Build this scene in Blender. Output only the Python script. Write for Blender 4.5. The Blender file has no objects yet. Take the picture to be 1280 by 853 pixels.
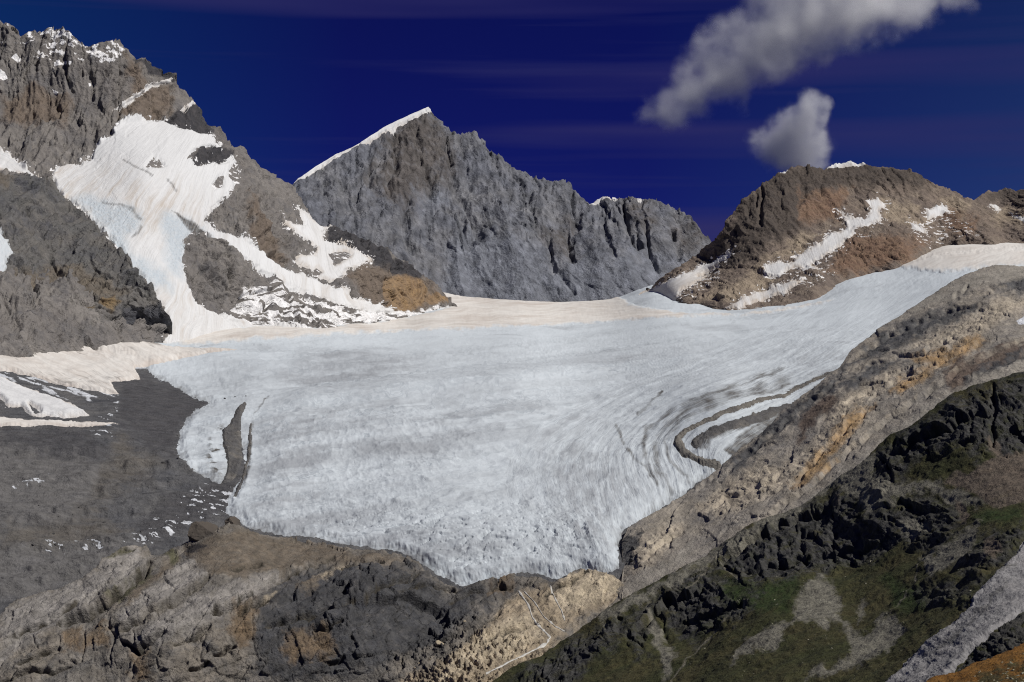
import bpy, math, random
import numpy as np

# ------------------------------------------------------------------ basics
STEP = 1.05                       # survey spacing of the terrain meshes, in thousandths-of-2 radians
F, CX, CY = 2000.0, 640.0, 426.5  # bearings are written in 1/2000 rad units from a level camera
f32 = np.float32
scene = bpy.context.scene
COL = scene.collection


def pt(px, py, Y):
    """bearing + elevation + distance -> a point in metres"""
    return np.stack([(px - CX) / F * Y, Y, (CY - py) / F * Y], -1)


def sstep(a, b, x):
    t = np.clip((x - a) / (b - a), 0, 1)
    return t * t * (3 - 2 * t)


# ------------------------------------------------------------------ noise
_r = np.random.RandomState(7)
_perm = _r.permutation(256).astype(np.int32)
_perm = np.concatenate([_perm, _perm, _perm])
_g = _r.normal(size=(256, 3)).astype(f32)
_g /= np.linalg.norm(_g, axis=1, keepdims=True)


def perlin(x, y, z):
    x, y, z = np.broadcast_arrays(np.asarray(x, f32), np.asarray(y, f32), np.asarray(z, f32))
    fx, fy, fz = np.floor(x), np.floor(y), np.floor(z)
    xi, yi, zi = fx.astype(np.int32) & 255, fy.astype(np.int32) & 255, fz.astype(np.int32) & 255
    x, y, z = x - fx, y - fy, z - fz
    u, v, w = (t * t * t * (t * (t * 6 - 15) + 10) for t in (x, y, z))
    out = 0
    for i in (0, 1):
        a = _perm[xi + i]
        wx = u if i else 1 - u
        for j in (0, 1):
            b = _perm[a + yi + j]
            wy = v if j else 1 - v
            for k in (0, 1):
                g = _g[_perm[b + zi + k]]
                wz = w if k else 1 - w
                out = out + wx * wy * wz * (g[..., 0] * (x - i) + g[..., 1] * (y - j) + g[..., 2] * (z - k))
    return out * 1.5


def fbm(x, y, z, o=4, gain=.5):
    s, a, t = 0, 1., 0
    for k in range(o):
        m = 2.03 ** k
        s = s + a * perlin(x * m + 17.3 * k, y * m + 5.1 * k, z * m - 9.7 * k)
        t += a
        a *= gain
    return s / t


def ridged(x, y, z, o=3, gain=.5):
    s, a, t = 0, 1., 0
    for k in range(o):
        m = 2.1 ** k
        n = 1 - np.abs(perlin(x * m + 3.3 * k, y * m + 8.1 * k, z * m + 1.7 * k)) * 1.6
        s = s + a * n * np.abs(n)
        t += a
        a *= gain
    return s / t


def cells(x, y, z):
    """cellular noise: F1, F2 and a value per cell"""
    x, y, z = np.broadcast_arrays(np.asarray(x, f32), np.asarray(y, f32), np.asarray(z, f32))
    xi, yi, zi = (np.floor(t).astype(np.int32) for t in (x, y, z))
    f1 = np.full(x.shape, 9, f32); f2 = f1.copy(); cid = np.zeros(x.shape, np.int32)
    for i in (-1, 0, 1):
        for j in (-1, 0, 1):
            for k in (-1, 0, 1):
                h = _perm[_perm[_perm[(xi + i) & 255] + ((yi + j) & 255)] + ((zi + k) & 255)]
                o = _g[h] * .42 + .5
                d = (xi + i + o[..., 0] - x) ** 2 + (yi + j + o[..., 1] - y) ** 2 + (zi + k + o[..., 2] - z) ** 2
                m = d < f1
                f2 = np.where(m, f1, np.minimum(f2, d))
                cid = np.where(m, h, cid)
                f1 = np.where(m, d, f1)
    return np.sqrt(f1), np.sqrt(f2), cid / 255.


# ------------------------------------------------------------------ outlines
def sdf(px, py, poly):
    """signed distance to a closed outline, positive inside"""
    p = np.asarray(poly, f32); q = np.roll(p, -1, 0)
    d = np.full(px.shape, 1e9, f32); ins = np.zeros(px.shape, bool)
    for (ax, ay), (bx, by) in zip(p, q):
        ex, ey = bx - ax, by - ay
        t = np.clip(((px - ax) * ex + (py - ay) * ey) / (ex * ex + ey * ey + 1e-9), 0, 1)
        d = np.minimum(d, (px - ax - t * ex) ** 2 + (py - ay - t * ey) ** 2)
        c = (ay > py) != (by > py)
        if ey:
            ins ^= c & (px < (py - ay) / ey * ex + ax)
    d = np.sqrt(d)
    return np.where(ins, d, -d)


def ldist(px, py, line):
    """distance to an open line and side (positive to the right of its direction)"""
    p = np.asarray(line, f32)
    d = np.full(px.shape, 1e9, f32); s = np.zeros(px.shape, f32); al = np.zeros(px.shape, f32)
    n = len(p) - 1
    for i in range(n):
        (ax, ay), (bx, by) = p[i], p[i + 1]
        ex, ey = bx - ax, by - ay
        t = np.clip(((px - ax) * ex + (py - ay) * ey) / (ex * ex + ey * ey + 1e-9), 0, 1)
        dd = (px - ax - t * ex) ** 2 + (py - ay - t * ey) ** 2
        m = dd < d
        d = np.where(m, dd, d)
        s = np.where(m, np.sign(ex * (py - ay) - ey * (px - ax)), s)
        al = np.where(m, (i + t) / n, al)
    return np.sqrt(d), s, al


def pmask(px, py, polys, feather=3., warp=0., wl=14., seed=0.):
    """soft mask (0..1) of some outlines, wobbled by noise"""
    if warp:
        wx = fbm(px / wl, py / wl, seed + 1.5, 4, .6) * warp * 2
        wy = fbm(px / wl, py / wl, seed + 7.5, 4, .6) * warp * 2
        px, py = px + wx, py + wy
    m = np.zeros(px.shape, f32)
    for p in polys:
        m = np.maximum(m, sstep(-feather, feather, sdf(px, py, p)))
    return m


def lmask(px, py, lines, w=2., warp=0., wl=14., seed=0.):
    if warp:
        px = px + fbm(px / wl, py / wl, seed + 1.5, 3, .6) * warp * 2
        py = py + fbm(px / wl, py / wl, seed + 7.5, 3, .6) * warp * 2
    m = np.zeros(px.shape, f32)
    for l in lines:
        ww = w
        if isinstance(l, tuple):
            l, ww = l
        d, _, al = ldist(px, py, l)
        m = np.maximum(m, np.exp(-(d / ww) ** 2))
    return m


# ------------------------------------------------------------------ surveyed distances
class Depth:
    """thin-plate surface through (bearing, elevation, distance) readings; planes stay planes"""
    def __init__(s, pts, lam=1e-4):
        p = np.asarray(pts, float)
        s.c = p[:, :2] / 400.
        n = len(p)
        A = np.zeros((n + 3, n + 3))
        A[:n, :n] = s.U(s.c[:, None] - s.c[None]) + lam * np.eye(n)
        A[:n, n] = 1; A[:n, n + 1:] = s.c
        A[n:, :n] = A[:n, n:].T
        b = np.zeros(n + 3); b[:n] = 1000. / p[:, 2]
        s.w = np.linalg.solve(A, b)

    @staticmethod
    def U(d):
        r2 = (d ** 2).sum(-1)
        return .5 * r2 * np.log(r2 + 1e-12)

    def __call__(s, px, py):
        px = np.asarray(px, float); py = np.asarray(py, float)
        n = len(s.c)
        v = s.w[n] + s.w[n + 1] * px / 400 + s.w[n + 2] * py / 400
        for i in range(n):
            r2 = (px / 400 - s.c[i, 0]) ** 2 + (py / 400 - s.c[i, 1]) ** 2
            v = v + s.w[i] * .5 * r2 * np.log(r2 + 1e-12)
        return 1000. / np.clip(v, 1000 / 14000., 1000 / 25.)


# ------------------------------------------------------------------ objects
def tag(o, label, cat, kind=None, group=None):
    o['label'] = label
    if cat: o['category'] = cat
    if kind: o['kind'] = kind
    if group: o['group'] = group
    return o


def mesh_obj(name, V, Q, mat, attrs=None, parent=None, smooth=True):
    """V (n,3), Q (m,4) quads -> one mesh object whose origin sits at its lowest middle"""
    use = np.unique(Q)
    remap = np.zeros(len(V), np.int32); remap[use] = np.arange(len(use))
    V = V[use]; Q = remap[Q]
    org = np.array([V[:, 0].mean(), V[:, 1].mean(), V[:, 2].min()]) if parent is None else np.zeros(3)
    me = bpy.data.meshes.new(name)
    me.vertices.add(len(V)); me.vertices.foreach_set('co', (V - org).astype(f32).ravel())
    me.loops.add(Q.size); me.loops.foreach_set('vertex_index', Q.astype(np.int32).ravel())
    me.polygons.add(len(Q)); me.polygons.foreach_set('loop_start', np.arange(0, Q.size, Q.shape[1], dtype=np.int32))
    me.polygons.foreach_set('use_smooth', np.full(len(Q), smooth))
    for k, a in (attrs or {}).items():
        a = np.asarray(a, f32)
        if a.ndim == 1:
            me.attributes.new(k, 'FLOAT', 'POINT').data.foreach_set('value', a[use])
        else:
            me.attributes.new(k, 'FLOAT_VECTOR', 'POINT').data.foreach_set('vector', a[use].ravel())
    me.update(calc_edges=True)
    me.materials.append(mat)
    o = bpy.data.objects.new(name, me); COL.objects.link(o)
    o.location = org
    if parent is not None: o.parent = parent
    return o


def grid_quads(nr, nc, keep=None):
    i = np.arange(nr * nc).reshape(nr, nc)
    Q = np.stack([i[:-1, :-1], i[1:, :-1], i[1:, 1:], i[:-1, 1:]], -1)
    return Q[keep] if keep is not None else Q.reshape(-1, 4)


def poly_line(line):
    p = np.asarray(line, float)
    return lambda px: np.interp(px, p[:, 0], p[:, 1])


def jag(px, amp, wl, seed):
    """broken skyline"""
    n = fbm(px / wl, seed, .3, 5, .62)
    return amp * (n * 1.3 - .5 * np.abs(perlin(px / wl * 2.7, seed + 4, .7)))


class Massif:
    """a mountain side from skyline to foot, with its far side behind the skyline"""
    def __init__(s, top, bot, depth, relief=None, jagamp=0., jagwl=20., seed=0., calm=(), jagfn=None):
        s.t0, s.b0, s.depth, s.relief, s.seed, s.calm = poly_line(top), poly_line(bot), depth, relief, seed, list(calm)
        s.ja, s.jw, s.jagfn = jagamp, jagwl, jagfn

    def top(s, px):
        a = s.ja * (s.jagfn(px) if s.jagfn else 1.)
        return s.t0(px) - (jag(px, a, s.jw, s.seed + 11.) if s.ja else 0)

    def base(s, px, py):
        P = pt(px, py, s.depth(px, py))
        e = 1.5
        A = pt(px + e, py, s.depth(px + e, py)) - P
        B = pt(px, py + e, s.depth(px, py + e)) - P
        N = np.cross(B, A)
        N /= np.linalg.norm(N, axis=-1, keepdims=True) + 1e-12
        return P, N

    def at(s, px, py):
        P, N = s.base(px, py)
        if s.relief is not None:
            h = s.relief(px, py, P)
            if s.calm:
                c = np.zeros(px.shape, f32)
                for q in s.calm:
                    c = np.maximum(c, sstep(-2, 5, q(px, py)))
                h = h * (1 - .93 * c)
            P = P + N * h[..., None]
        return P, N

    def build(s, name, mat, x0, x1, attrs=None, back=(700, .9), step=None, skirt=0.):
        st = step or STEP
        cx = np.arange(x0, x1 + st, st)
        T, B = s.top(cx), s.b0(cx)
        nr = int(max(2, np.ceil((B - T).max() / st)))
        v = np.linspace(0, 1, nr)[:, None]
        px = np.broadcast_to(cx, (nr, len(cx))).copy()
        py = T + (np.maximum(B - T, .01)) * v
        P, N = s.at(px, py)
        at = attrs(px, py, P) if attrs else {}
        rows = [P]; nb = 0
        if back:
            d = np.array([1., .62, .36, .18, .07, .02]) * back[0]
            c = P[0]
            bk = []
            for q in d:
                r = c.copy()
                r[:, 0] *= (1 + q / c[:, 1]); r[:, 1] += q; r[:, 2] -= q * back[1]
                bk.append(r)
            rows = [np.stack(bk)] + rows; nb = len(d)
        if skirt:                      # the foot goes on down into the ground
            r = P[-1].copy(); r[:, 2] -= skirt; r[:, 1] += skirt * .3
            rows.append(r[None])
        V = np.concatenate(rows, 0)
        nrow = V.shape[0]
        ok = np.zeros((nrow - 1, len(cx) - 1), bool)
        hcol = (B - T)
        ok[:] = ((hcol[:-1] > .5) | (hcol[1:] > .5))[None]
        out = {}
        for k, a in at.items():
            tail = a[-1:] if skirt else a[:0]
            a = np.concatenate([np.repeat(a[:1], nb, 0), a, tail], 0)
            out[k] = a.reshape(-1) if a.ndim == 2 else a.reshape(-1, 3)
        return mesh_obj(name, V.reshape(-1, 3), grid_quads(nrow, len(cx), ok), mat, out)


class Blanket:
    """snow, ice or debris lying on a host surface inside an outline; sinks into the host at its edge"""
    def __init__(s, host, polys, thick, edge=4., holes=(), warp=2.5, wl=14., seed=0., relief=None, aniso=1.):
        s.host, s.polys, s.thick, s.edge, s.holes = host, polys, thick, edge, list(holes)
        s.warp, s.wl, s.seed, s.relief, s.an = warp, wl, seed, relief, aniso
        s.rawsd = s._sd

    def _sd(s, px, py):
        wx = fbm(px / s.wl, py / s.wl * s.an, s.seed + 1.5, 5, .6) * s.warp * 2
        wy = fbm(px / s.wl, py / s.wl * s.an, s.seed + 7.5, 5, .6) * s.warp * 2
        qx, qy = px + wx, py + wy
        fine = min(.9, .32 * s.warp)
        qx = qx + fbm(px / 4, py / 4 * s.an, s.seed + 3.5, 3, .6) * fine * 2
        qy = qy + fbm(px / 4, py / 4 * s.an, s.seed + 9.5, 3, .6) * fine * 2
        d = np.full(px.shape, -1e9, f32)
        for p in s.polys:
            d = np.maximum(d, sdf(qx, qy, p))
        for p in s.holes:
            d = np.minimum(d, -sdf(qx, qy, p))
        return d

    def at(s, px, py, d=None):
        P, N = s.host.at(px, py)
        if d is None: d = s._sd(px, py)
        th = s.thick(px, py) if callable(s.thick) else s.thick
        t = th * (sstep(-.2, s.edge, d) - .35 * sstep(.8, -3, d))
        if s.relief is not None:
            t = t + s.relief(px, py, P, d) * sstep(0, s.edge, d)
        return P + N * t[..., None], N

    def base(s, px, py):
        return s.host.base(px, py)

    def top(s, px):
        return s.host.top(px)

    def build(s, name, mat, attrs=None, step=None, parent=None):
        st = step or STEP * .8
        p = np.concatenate([np.asarray(q, float) for q in s.polys])
        m = s.warp * 1.5 + 4
        cx = np.arange(p[:, 0].min() - m, p[:, 0].max() + m + st, st)
        cy = np.arange(p[:, 1].min() - m, p[:, 1].max() + m + st, st)
        px, py = np.meshgrid(cx, cy)
        T = s.top(cx)
        above = py < T
        py = np.maximum(py, T)
        d = s._sd(px, py)
        P, N = s.at(px, py, d)
        vk = (d > -1.2)
        k = vk[:-1, :-1] | vk[1:, :-1] | vk[1:, 1:] | vk[:-1, 1:]
        k &= ~(above[:-1, :-1] & above[1:, :-1] & above[1:, 1:] & above[:-1, 1:])
        at = attrs(px, py, P, d) if attrs else {}
        at = {q: (a.reshape(-1) if a.ndim == 2 else a.reshape(-1, 3)) for q, a in at.items()}
        return mesh_obj(name, P.reshape(-1, 3), grid_quads(len(cy), len(cx), k), mat, at, parent)


# ------------------------------------------------------------------ rock relief
def facets(x, y, z, seed=0, tilt=.9):
    """broken rock: every cell is a small tilted plane at its own height"""
    x, y, z = np.broadcast_arrays(np.asarray(x, f32) + seed * 13.7, np.asarray(y, f32), np.asarray(z, f32))
    xi, yi, zi = (np.floor(t - .5).astype(np.int32) for t in (x, y, z))
    best = np.full(x.shape, 9, f32); val = np.zeros(x.shape, f32)
    for i in (0, 1):
        for j in (0, 1):
            for k in (0, 1):
                h = _perm[_perm[_perm[(xi + i) & 255] + ((yi + j) & 255)] + ((zi + k) & 255)]
                o = _g[h]
                dx = xi + i + .5 + o[..., 0] * .45 - x
                dy = yi + j + .5 + o[..., 1] * .45 - y
                dz = zi + k + .5 + o[..., 2] * .45 - z
                d = dx * dx + dy * dy + dz * dz
                g = _g[(h * 7 + 31) & 255]
                v = (h / 255. - .5) + tilt * (g[..., 0] * dx + .5 * g[..., 1] * dy + g[..., 2] * dz)
                m = d < best
                val = np.where(m, v, val); best = np.where(m, d, best)
    return val


def rock(P, L, seed, ribs=1., rough=1., lean=0., stretch=4., block=0.):
    """ribs, gullies and broken rock; L = metres per unit of bearing at that distance"""
    X, Y, Z = P[..., 0] / L + 50 * seed, P[..., 1] / L * .6, P[..., 2] / L
    w = fbm(X / 75, Y / 75, Z / 110, 2, .4) * 14
    U = X + lean * Z + w
    w2 = fbm(X / 14, Y / 14, Z / 24, 3, .5)
    h = 0
    if ribs:
        h = ribs * (6.0 * (ridged(U / 46, Y / 90, Z / (46 * stretch) + seed, 3, .45) - .4)
                    + 3.4 * (ridged(U / 18 + .3 * w2, Y / 60, Z / (18 * stretch) + 3 + seed, 3, .45) - .4)
                    + 1.1 * (ridged(U / 6.5 + .3 * w2, Y / 30, Z / (6.5 * stretch) + 3 + seed, 2) - .4)
                    + 3.4 * facets(U / 15 + .25 * w2, Y / 40, Z / (15 * stretch * .8) + w2 * .2, seed, 1.1))
        n = perlin(U / 11 + .5 * w2, Y / 50, Z / (11 * stretch) + 5.5)
        h = h - ribs * 2.6 * sstep(.05, .0, np.abs(n)) * sstep(-.15, .15, perlin(U / 40, Y / 40, Z / 50 + 3.3))
    if rough:
        h = h + rough * (2.6 * fbm(X / 30, Y / 30, Z / 26, 4) + 3.2 * facets((X + .35 * Z) / 25 + w2 * .35, Y / 25, Z / 16 + w2 * .3, seed + 2, 1.2)
                         + 1.5 * (ridged((X + .5 * Z) / 11 + .3 * w2, Y / 11, Z / 9, 4, .55) - .4) + .3 * (ridged(X / 4, Y / 4, Z / 4, 2) - .4))
    if block:
        h = h + block * 2.4 * facets((X - .3 * Z) / 12 + w2 * .4, Y / 12, (Z - .3 * X) / 8, seed + 5, 1.3)
    return h * L


def gullies(px, py, lines, L):
    h = np.zeros(px.shape, f32)
    qx = px + fbm(px / 16, py / 16, 3.3, 2, .45) * 6
    ww = 1 + 1.2 * fbm(px / 14, py / 18, 8.3, 2)
    for l, w, dp in lines:
        d, _, al = ldist(qx, py, l)
        h = h - dp * np.maximum(0, 1 - d / (w * ww)) * np.sqrt(np.clip(np.minimum(al, 1 - al) * 8, 0, 1))
    return h * L


def ledges(px, py, lines, L, slot=.5):
    """bed edges: the bed above stands proud of the one below"""
    h = np.zeros(px.shape, f32)
    qx = px + fbm(px / 18, py / 18, 4.3, 2, .4) * 6
    qy = py + fbm(px / 18, py / 18, 9.3, 2, .4) * 6
    for l, A, wu, wd in lines:
        d, s, al = ldist(qx, qy, l)
        e = np.sqrt(np.clip(np.minimum(al, 1 - al) * 7, 0, 1))
        sd = s * d
        b = sstep(-1.4, 1.4, sd)
        h = h + e * (-A * np.exp(-d / wd) * b + .55 * A * np.exp(-d / wu) * (1 - b) - slot * A * np.exp(-((sd - 2.2) / 1.9) ** 2))
    return h * L


# ------------------------------------------------------------------ materials
class NT:
    def __init__(s, name):
        s.m = bpy.data.materials.new(name); s.m.use_nodes = True
        s.t = s.m.node_tree; s.t.nodes.clear()
        s.co = s.n('ShaderNodeTexCoord').outputs['Object']

    def n(s, ty, **kw):
        k = s.t.nodes.new(ty)
        for a, v in kw.items():
            setattr(k, a, v)
        return k

    def link(s, a, b):
        if isinstance(a, (int, float)): b.default_value = a
        elif isinstance(a, tuple): b.default_value = a if len(a) == 4 or b.type == 'VECTOR' else a + (1,)
        else: s.t.links.new(a, b)

    def math(s, op, a, b=0., clamp=False):
        k = s.n('ShaderNodeMath', operation=op, use_clamp=clamp)
        s.link(a, k.inputs[0]); s.link(b, k.inputs[1])
        return k.outputs[0]

    def attr(s, name, vec=False):
        k = s.n('ShaderNodeAttribute', attribute_name=name)
        return k.outputs['Vector' if vec else 'Fac']

    def scale(s, v, sc):
        k = s.n('ShaderNodeMapping')
        s.link(v, k.inputs['Vector'])
        k.inputs['Scale'].default_value = sc
        return k.outputs[0]

    def noise(s, size, detail=5, rough=.6, v=None, stretch=(1, 1, 1), dist=0.):
        k = s.n('ShaderNodeTexNoise')
        k.inputs['Detail'].default_value = detail; k.inputs['Roughness'].default_value = rough
        k.inputs['Scale'].default_value = 1.; k.inputs['Distortion'].default_value = dist
        s.link(s.scale(v or s.co, tuple(q / size for q in stretch)), k.inputs['Vector'])
        return k.outputs['Fac']

    def rng(s, v, a, b, c=0., d=1.):
        k = s.n('ShaderNodeMapRange', clamp=True)
        s.link(v, k.inputs['Value'])
        for i, q in zip(('From Min', 'From Max', 'To Min', 'To Max'), (a, b, c, d)):
            k.inputs[i].default_value = q
        return k.outputs['Result']

    def mix(s, fac, a, b, mode='MIX'):
        k = s.n('ShaderNodeMix', data_type='RGBA', blend_type=mode)
        s.link(fac, k.inputs['Factor']); s.link(a, k.inputs['A']); s.link(b, k.inputs['B'])
        return k.outputs['Result']

    def finish(s, col, bump=None, dist=1., strength=1., rough=.92, spec=.15):
        b = s.n('ShaderNodeBsdfPrincipled')
        s.link(col, b.inputs['Base Color'])
        b.inputs['Roughness'].default_value = rough
        b.inputs['Specular IOR Level'].default_value = spec
        if bump is not None:
            k = s.n('ShaderNodeBump')
            k.inputs['Distance'].default_value = dist; k.inputs['Strength'].default_value = strength
            s.link(bump, k.inputs['Height']); s.link(k.outputs[0], b.inputs['Normal'])
        o = s.n('ShaderNodeOutputMaterial')
        s.t.links.new(b.outputs[0], o.inputs['Surface'])
        return s.m


def earth(name, cols, L, layers=(), bump=1., tone=.5, strata=None, bumpsize=3., grain=(1, 1, 1)):
    """stone or soil: three mineral tints mixed by noise, then layers (attribute, colour a, colour b, softness)"""
    k = NT(name)
    n1 = k.noise(70 * L, 6, .65); n2 = k.noise(12 * L, 7, .7, None, grain); n3 = k.noise(2.6 * L, 3, .7, None, grain); n4 = k.noise(26 * L, 8, .72, None, grain)
    c = k.mix(k.rng(n1, .40, .60), cols[0], cols[1])
    c = k.mix(k.rng(n4, .48, .66, 0, .9), c, cols[2])
    mottled = k.math('ADD', k.math('MULTIPLY', k.math('SUBTRACT', n2, .5), 1.5), k.math('MULTIPLY', k.math('SUBTRACT', n4, .5), 1.3))
    for a, ca, cb, soft in layers:
        m = k.math('ADD', k.attr(a), k.math('MULTIPLY', mottled, .35 + 2.2 * soft))
        m = k.math('MULTIPLY', k.rng(m, .5 - soft, .5 + soft), k.rng(k.attr(a), .03, .35))
        c = k.mix(m, c, k.mix(k.rng(n2, .36, .64), ca, cb))
    if strata:
        (sx, sz, size, amt) = strata
        v = k.scale(k.co, (sx / (size * L), .02 / L, sz / (size * L)))
        t = k.n('ShaderNodeTexNoise'); t.inputs['Scale'].default_value = 1; t.inputs['Detail'].default_value = 4
        k.link(v, t.inputs['Vector'])
        c = k.mix(k.rng(t.outputs['Fac'], .35, .65, 0, amt), c, (.5, .5, .5), 'MULTIPLY')
    g = k.math('ADD', k.math('MULTIPLY', k.math('SUBTRACT', n3, .5), tone * 1.0), k.math('MULTIPLY', k.math('SUBTRACT', k.noise(9 * L, 5, .68, None, grain), .5), tone * 2.4))
    g = k.math('MAXIMUM', k.math('ADD', g, 1.), .25)
    gc = k.n('ShaderNodeCombineColor')
    for i in range(3): k.link(g, gc.inputs[i])
    c = k.mix(1., c, gc.outputs[0], 'MULTIPLY')
    h = k.math('ADD', k.noise(bumpsize * L, 5, .7), k.math('MULTIPLY', k.noise(bumpsize * 4 * L, 5, .65), 2.2))
    return k.finish(c, h, bumpsize * .5 * L * bump)
# ================================================================== the valley floor
G = Depth([(-150, 440, 3000), (0, 440, 3050), (120, 440, 3250), (230, 436, 3500), (330, 415, 3900), (420, 408, 4300), (500, 400, 5000),
           (545, 380, 5700), (600, 377, 6300), (700, 381, 6300), (770, 377, 6150), (815, 362, 5900), (850, 374, 5300), (930, 387, 4800),
           (1020, 371, 4900), (1060, 345, 5250), (1120, 330, 5300), (1180, 305, 5500), (1280, 300, 5500), (1400, 300, 5500),
           (1280, 350, 4000), (1100, 400, 3800), (900, 420, 3900), (640, 420, 4200), (400, 432, 3700),
           (-150, 530, 2450), (0, 530, 2500), (150, 480, 2850), (300, 500, 2800), (480, 470, 3100), (640, 500, 2780), (900, 500, 2600), (1050, 470, 2800),
           (850, 575, 2330), (640, 600, 2300), (450, 600, 2330), (300, 600, 2330), (300, 640, 2220), (150, 600, 2300), (0, 600, 2260), (0, 680, 2080), (-150, 680, 2080),
           (170, 670, 2120), (0, 760, 1950), (330, 668, 2160), (450, 684, 2110), (560, 725, 2020), (640, 722, 2010), (770, 715, 1990), (800, 650, 2120),
           (200, 760, 1960), (500, 800, 1920), (760, 800, 1900), (1000, 700, 2000), (1280, 600, 2200), (1000, 560, 2350)])


def ground_relief(px, py, P):
    X, Y, Z = P[..., 0], P[..., 1], P[..., 2]
    h = 9 * fbm(X / 260, Y / 260, .5, 4) + 3.5 * (ridged(X / 90, Y / 60, .2, 3) - .4) + 1.2 * fbm(X / 22, Y / 22, 2., 3)
    left = sstep(360, 250, px) * sstep(515, 560, py)
    rolls = [[(-20, 612), (50, 600), (112, 597)], [(130, 612), (190, 606), (250, 600)], [(70, 640), (120, 634), (180, 636)], [(-20, 690), (60, 680), (140, 676), (210, 662)], [(40, 712), (110, 700), (150, 690)], [(-20, 655), (40, 645), (90, 648)],
             [(-20, 565), (60, 560), (120, 566)], [(-20, 740), (50, 722), (100, 712)], [(160, 585), (200, 578), (240, 590)]]
    b = lmask(px, py, rolls, 5., 3., 20, 3.)
    h = h + left * (6 * b + 9 * (ridged(X / 130, Y / 80, 4.2, 4, .55) - .4))
    return h * sstep(4600, 3000, Y) * sstep(330, 480, px * 0 + py)


ground_top = [(-200, 425), (0, 425), (200, 420), (330, 405), (420, 396), (500, 384), (535, 368), (550, 366), (575, 372), (620, 376.5), (700, 380.5), (740, 379),
              (765, 377), (790, 368), (815, 357), (850, 362), (930, 374), (1020, 360), (1060, 334), (1110, 318), (1180, 292), (1300, 288), (1500, 288)]
ground = Massif(ground_top, [(-200, 800), (600, 830), (900, 780), (1500, 700)], G, ground_relief)

# ------------------------------------------------------------------ outlines of snow and ice (bearing, elevation)
HANG = [(66, 218), (72, 207), (95, 205), (113, 197), (118, 182), (135, 172), (155, 152), (205, 150), (232, 163), (262, 167), (273, 185), (262, 183), (243, 190),
        (234, 200), (248, 208), (272, 206), (291, 199), (297, 214), (293, 236), (280, 250), (262, 268), (258, 276), (266, 286), (290, 292), (310, 303),
        (330, 318), (352, 330), (385, 345), (420, 362), (455, 378), (500, 388), (470, 393), (430, 385), (400, 375), (370, 362), (345, 350), (318, 335), (300, 322),
        (282, 310), (262, 298), (240, 292), (230, 300), (226, 325), (230, 345), (246, 378), (285, 398), (330, 406), (400, 414), (400, 440), (195, 440),
        (214, 412), (205, 385), (180, 350), (140, 300), (100, 262), (70, 238)]
HANG_HOLES = [[(264, 231), (272, 219), (280, 221), (279, 233), (268, 237)], [(285, 221), (292, 207), (300, 213), (306, 225), (293, 227)],
              [(186, 208), (192, 200), (203, 205), (205, 211), (196, 213)]]
TERR = [(350, 265), (362, 278), (376, 285), (380, 281), (369, 261), (385, 270), (400, 281), (414, 285), (404, 290), (405, 300), (418, 304), (430, 307), (450, 317),
        (468, 324), (455, 331), (433, 340), (424, 353), (412, 353), (400, 346), (385, 334), (373, 326), (372, 319), (392, 319), (396, 312), (382, 300), (362, 286)]
TERR_HOLE = [[(410, 318), (424, 315), (440, 318), (432, 325), (418, 333)], [(390, 339), (397, 335), (402, 341), (394, 345)]]
STRIP = [(424, 362), (440, 372), (465, 380), (480, 392), (462, 388), (442, 378), (428, 371)]
LEDGE = [(142, 135), (160, 123), (174, 117), (186, 104), (209, 102), (209, 106), (190, 109), (177, 119), (160, 131)]
NOTCH = [(224, 139), (242, 127), (246, 130), (228, 142)]
WEDGE = [(-60, 170), (0, 187), (12, 192), (25, 206), (40, 217), (58, 227), (45, 229), (30, 222), (12, 218), (-20, 208), (-60, 205)]
SIDE = [(-60, 270), (2, 290), (12, 305), (17, 318), (9, 325), (6, 343), (-20, 350), (-60, 350)]
CREST = [(362, 231), (392, 200), (460, 160), (520, 125), (542, 130), (541.5, 140), (530, 145), (514, 153.5), (497, 159), (492, 169), (486, 166), (462, 180),
         (430, 195.5), (402, 212.5), (378, 228)]
SADDLE = [(737, 258), (746, 248), (765, 241), (772, 247), (757, 250.5), (745, 256)]
KNOBS = [(795, 240), (804, 239), (804, 245.5), (797, 249)]
R_MAIN = [(1043, 262), (1062, 272), (1080, 275), (1089, 263), (1082, 252), (1098, 248), (1106, 258), (1099, 264), (1103, 275), (1085, 285), (1070, 287), (1061, 300),
          (1045, 310), (1031, 322), (1015, 330), (1000, 335), (985, 336), (975, 348), (957, 346), (955, 330), (975, 328), (991, 328), (998, 318), (1010, 312),
          (1026, 305), (1040, 290), (1060, 287), (1057, 276)]
R_UP = [(1157, 262), (1170, 260), (1178, 256), (1188, 265), (1172, 270), (1160, 276)]
R_SPUR = [(1136, 276), (1148, 284), (1160, 290), (1154, 293), (1140, 287)]
R_LEFT = [(800, 366), (850, 345), (880, 331), (919, 311), (911, 322), (890, 336), (872, 346), (888, 341), (878, 352), (852, 364), (846, 378), (810, 380)]
R_LOW = [(905, 385), (930, 371), (958, 362), (990, 351), (1008, 350), (982, 366), (950, 378), (922, 386)]
R_LOW2 = [(1000, 337), (1010, 331), (1022, 333), (1026, 338), (1012, 340)]
R_CAP = [(1033, 211), (1045, 198), (1083, 196), (1083, 205.5), (1060, 209)]
R_CAP2 = [(976, 219), (982, 205), (985, 213), (980, 218)]
R_FAR = [(1235, 257), (1245, 256), (1252, 263), (1246, 265)]
R_FAR2 = [(1262, 266), (1285, 275), (1285, 280), (1266, 271)]
SNOWS_L = [HANG, TERR, STRIP, LEDGE, NOTCH, WEDGE]


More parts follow.
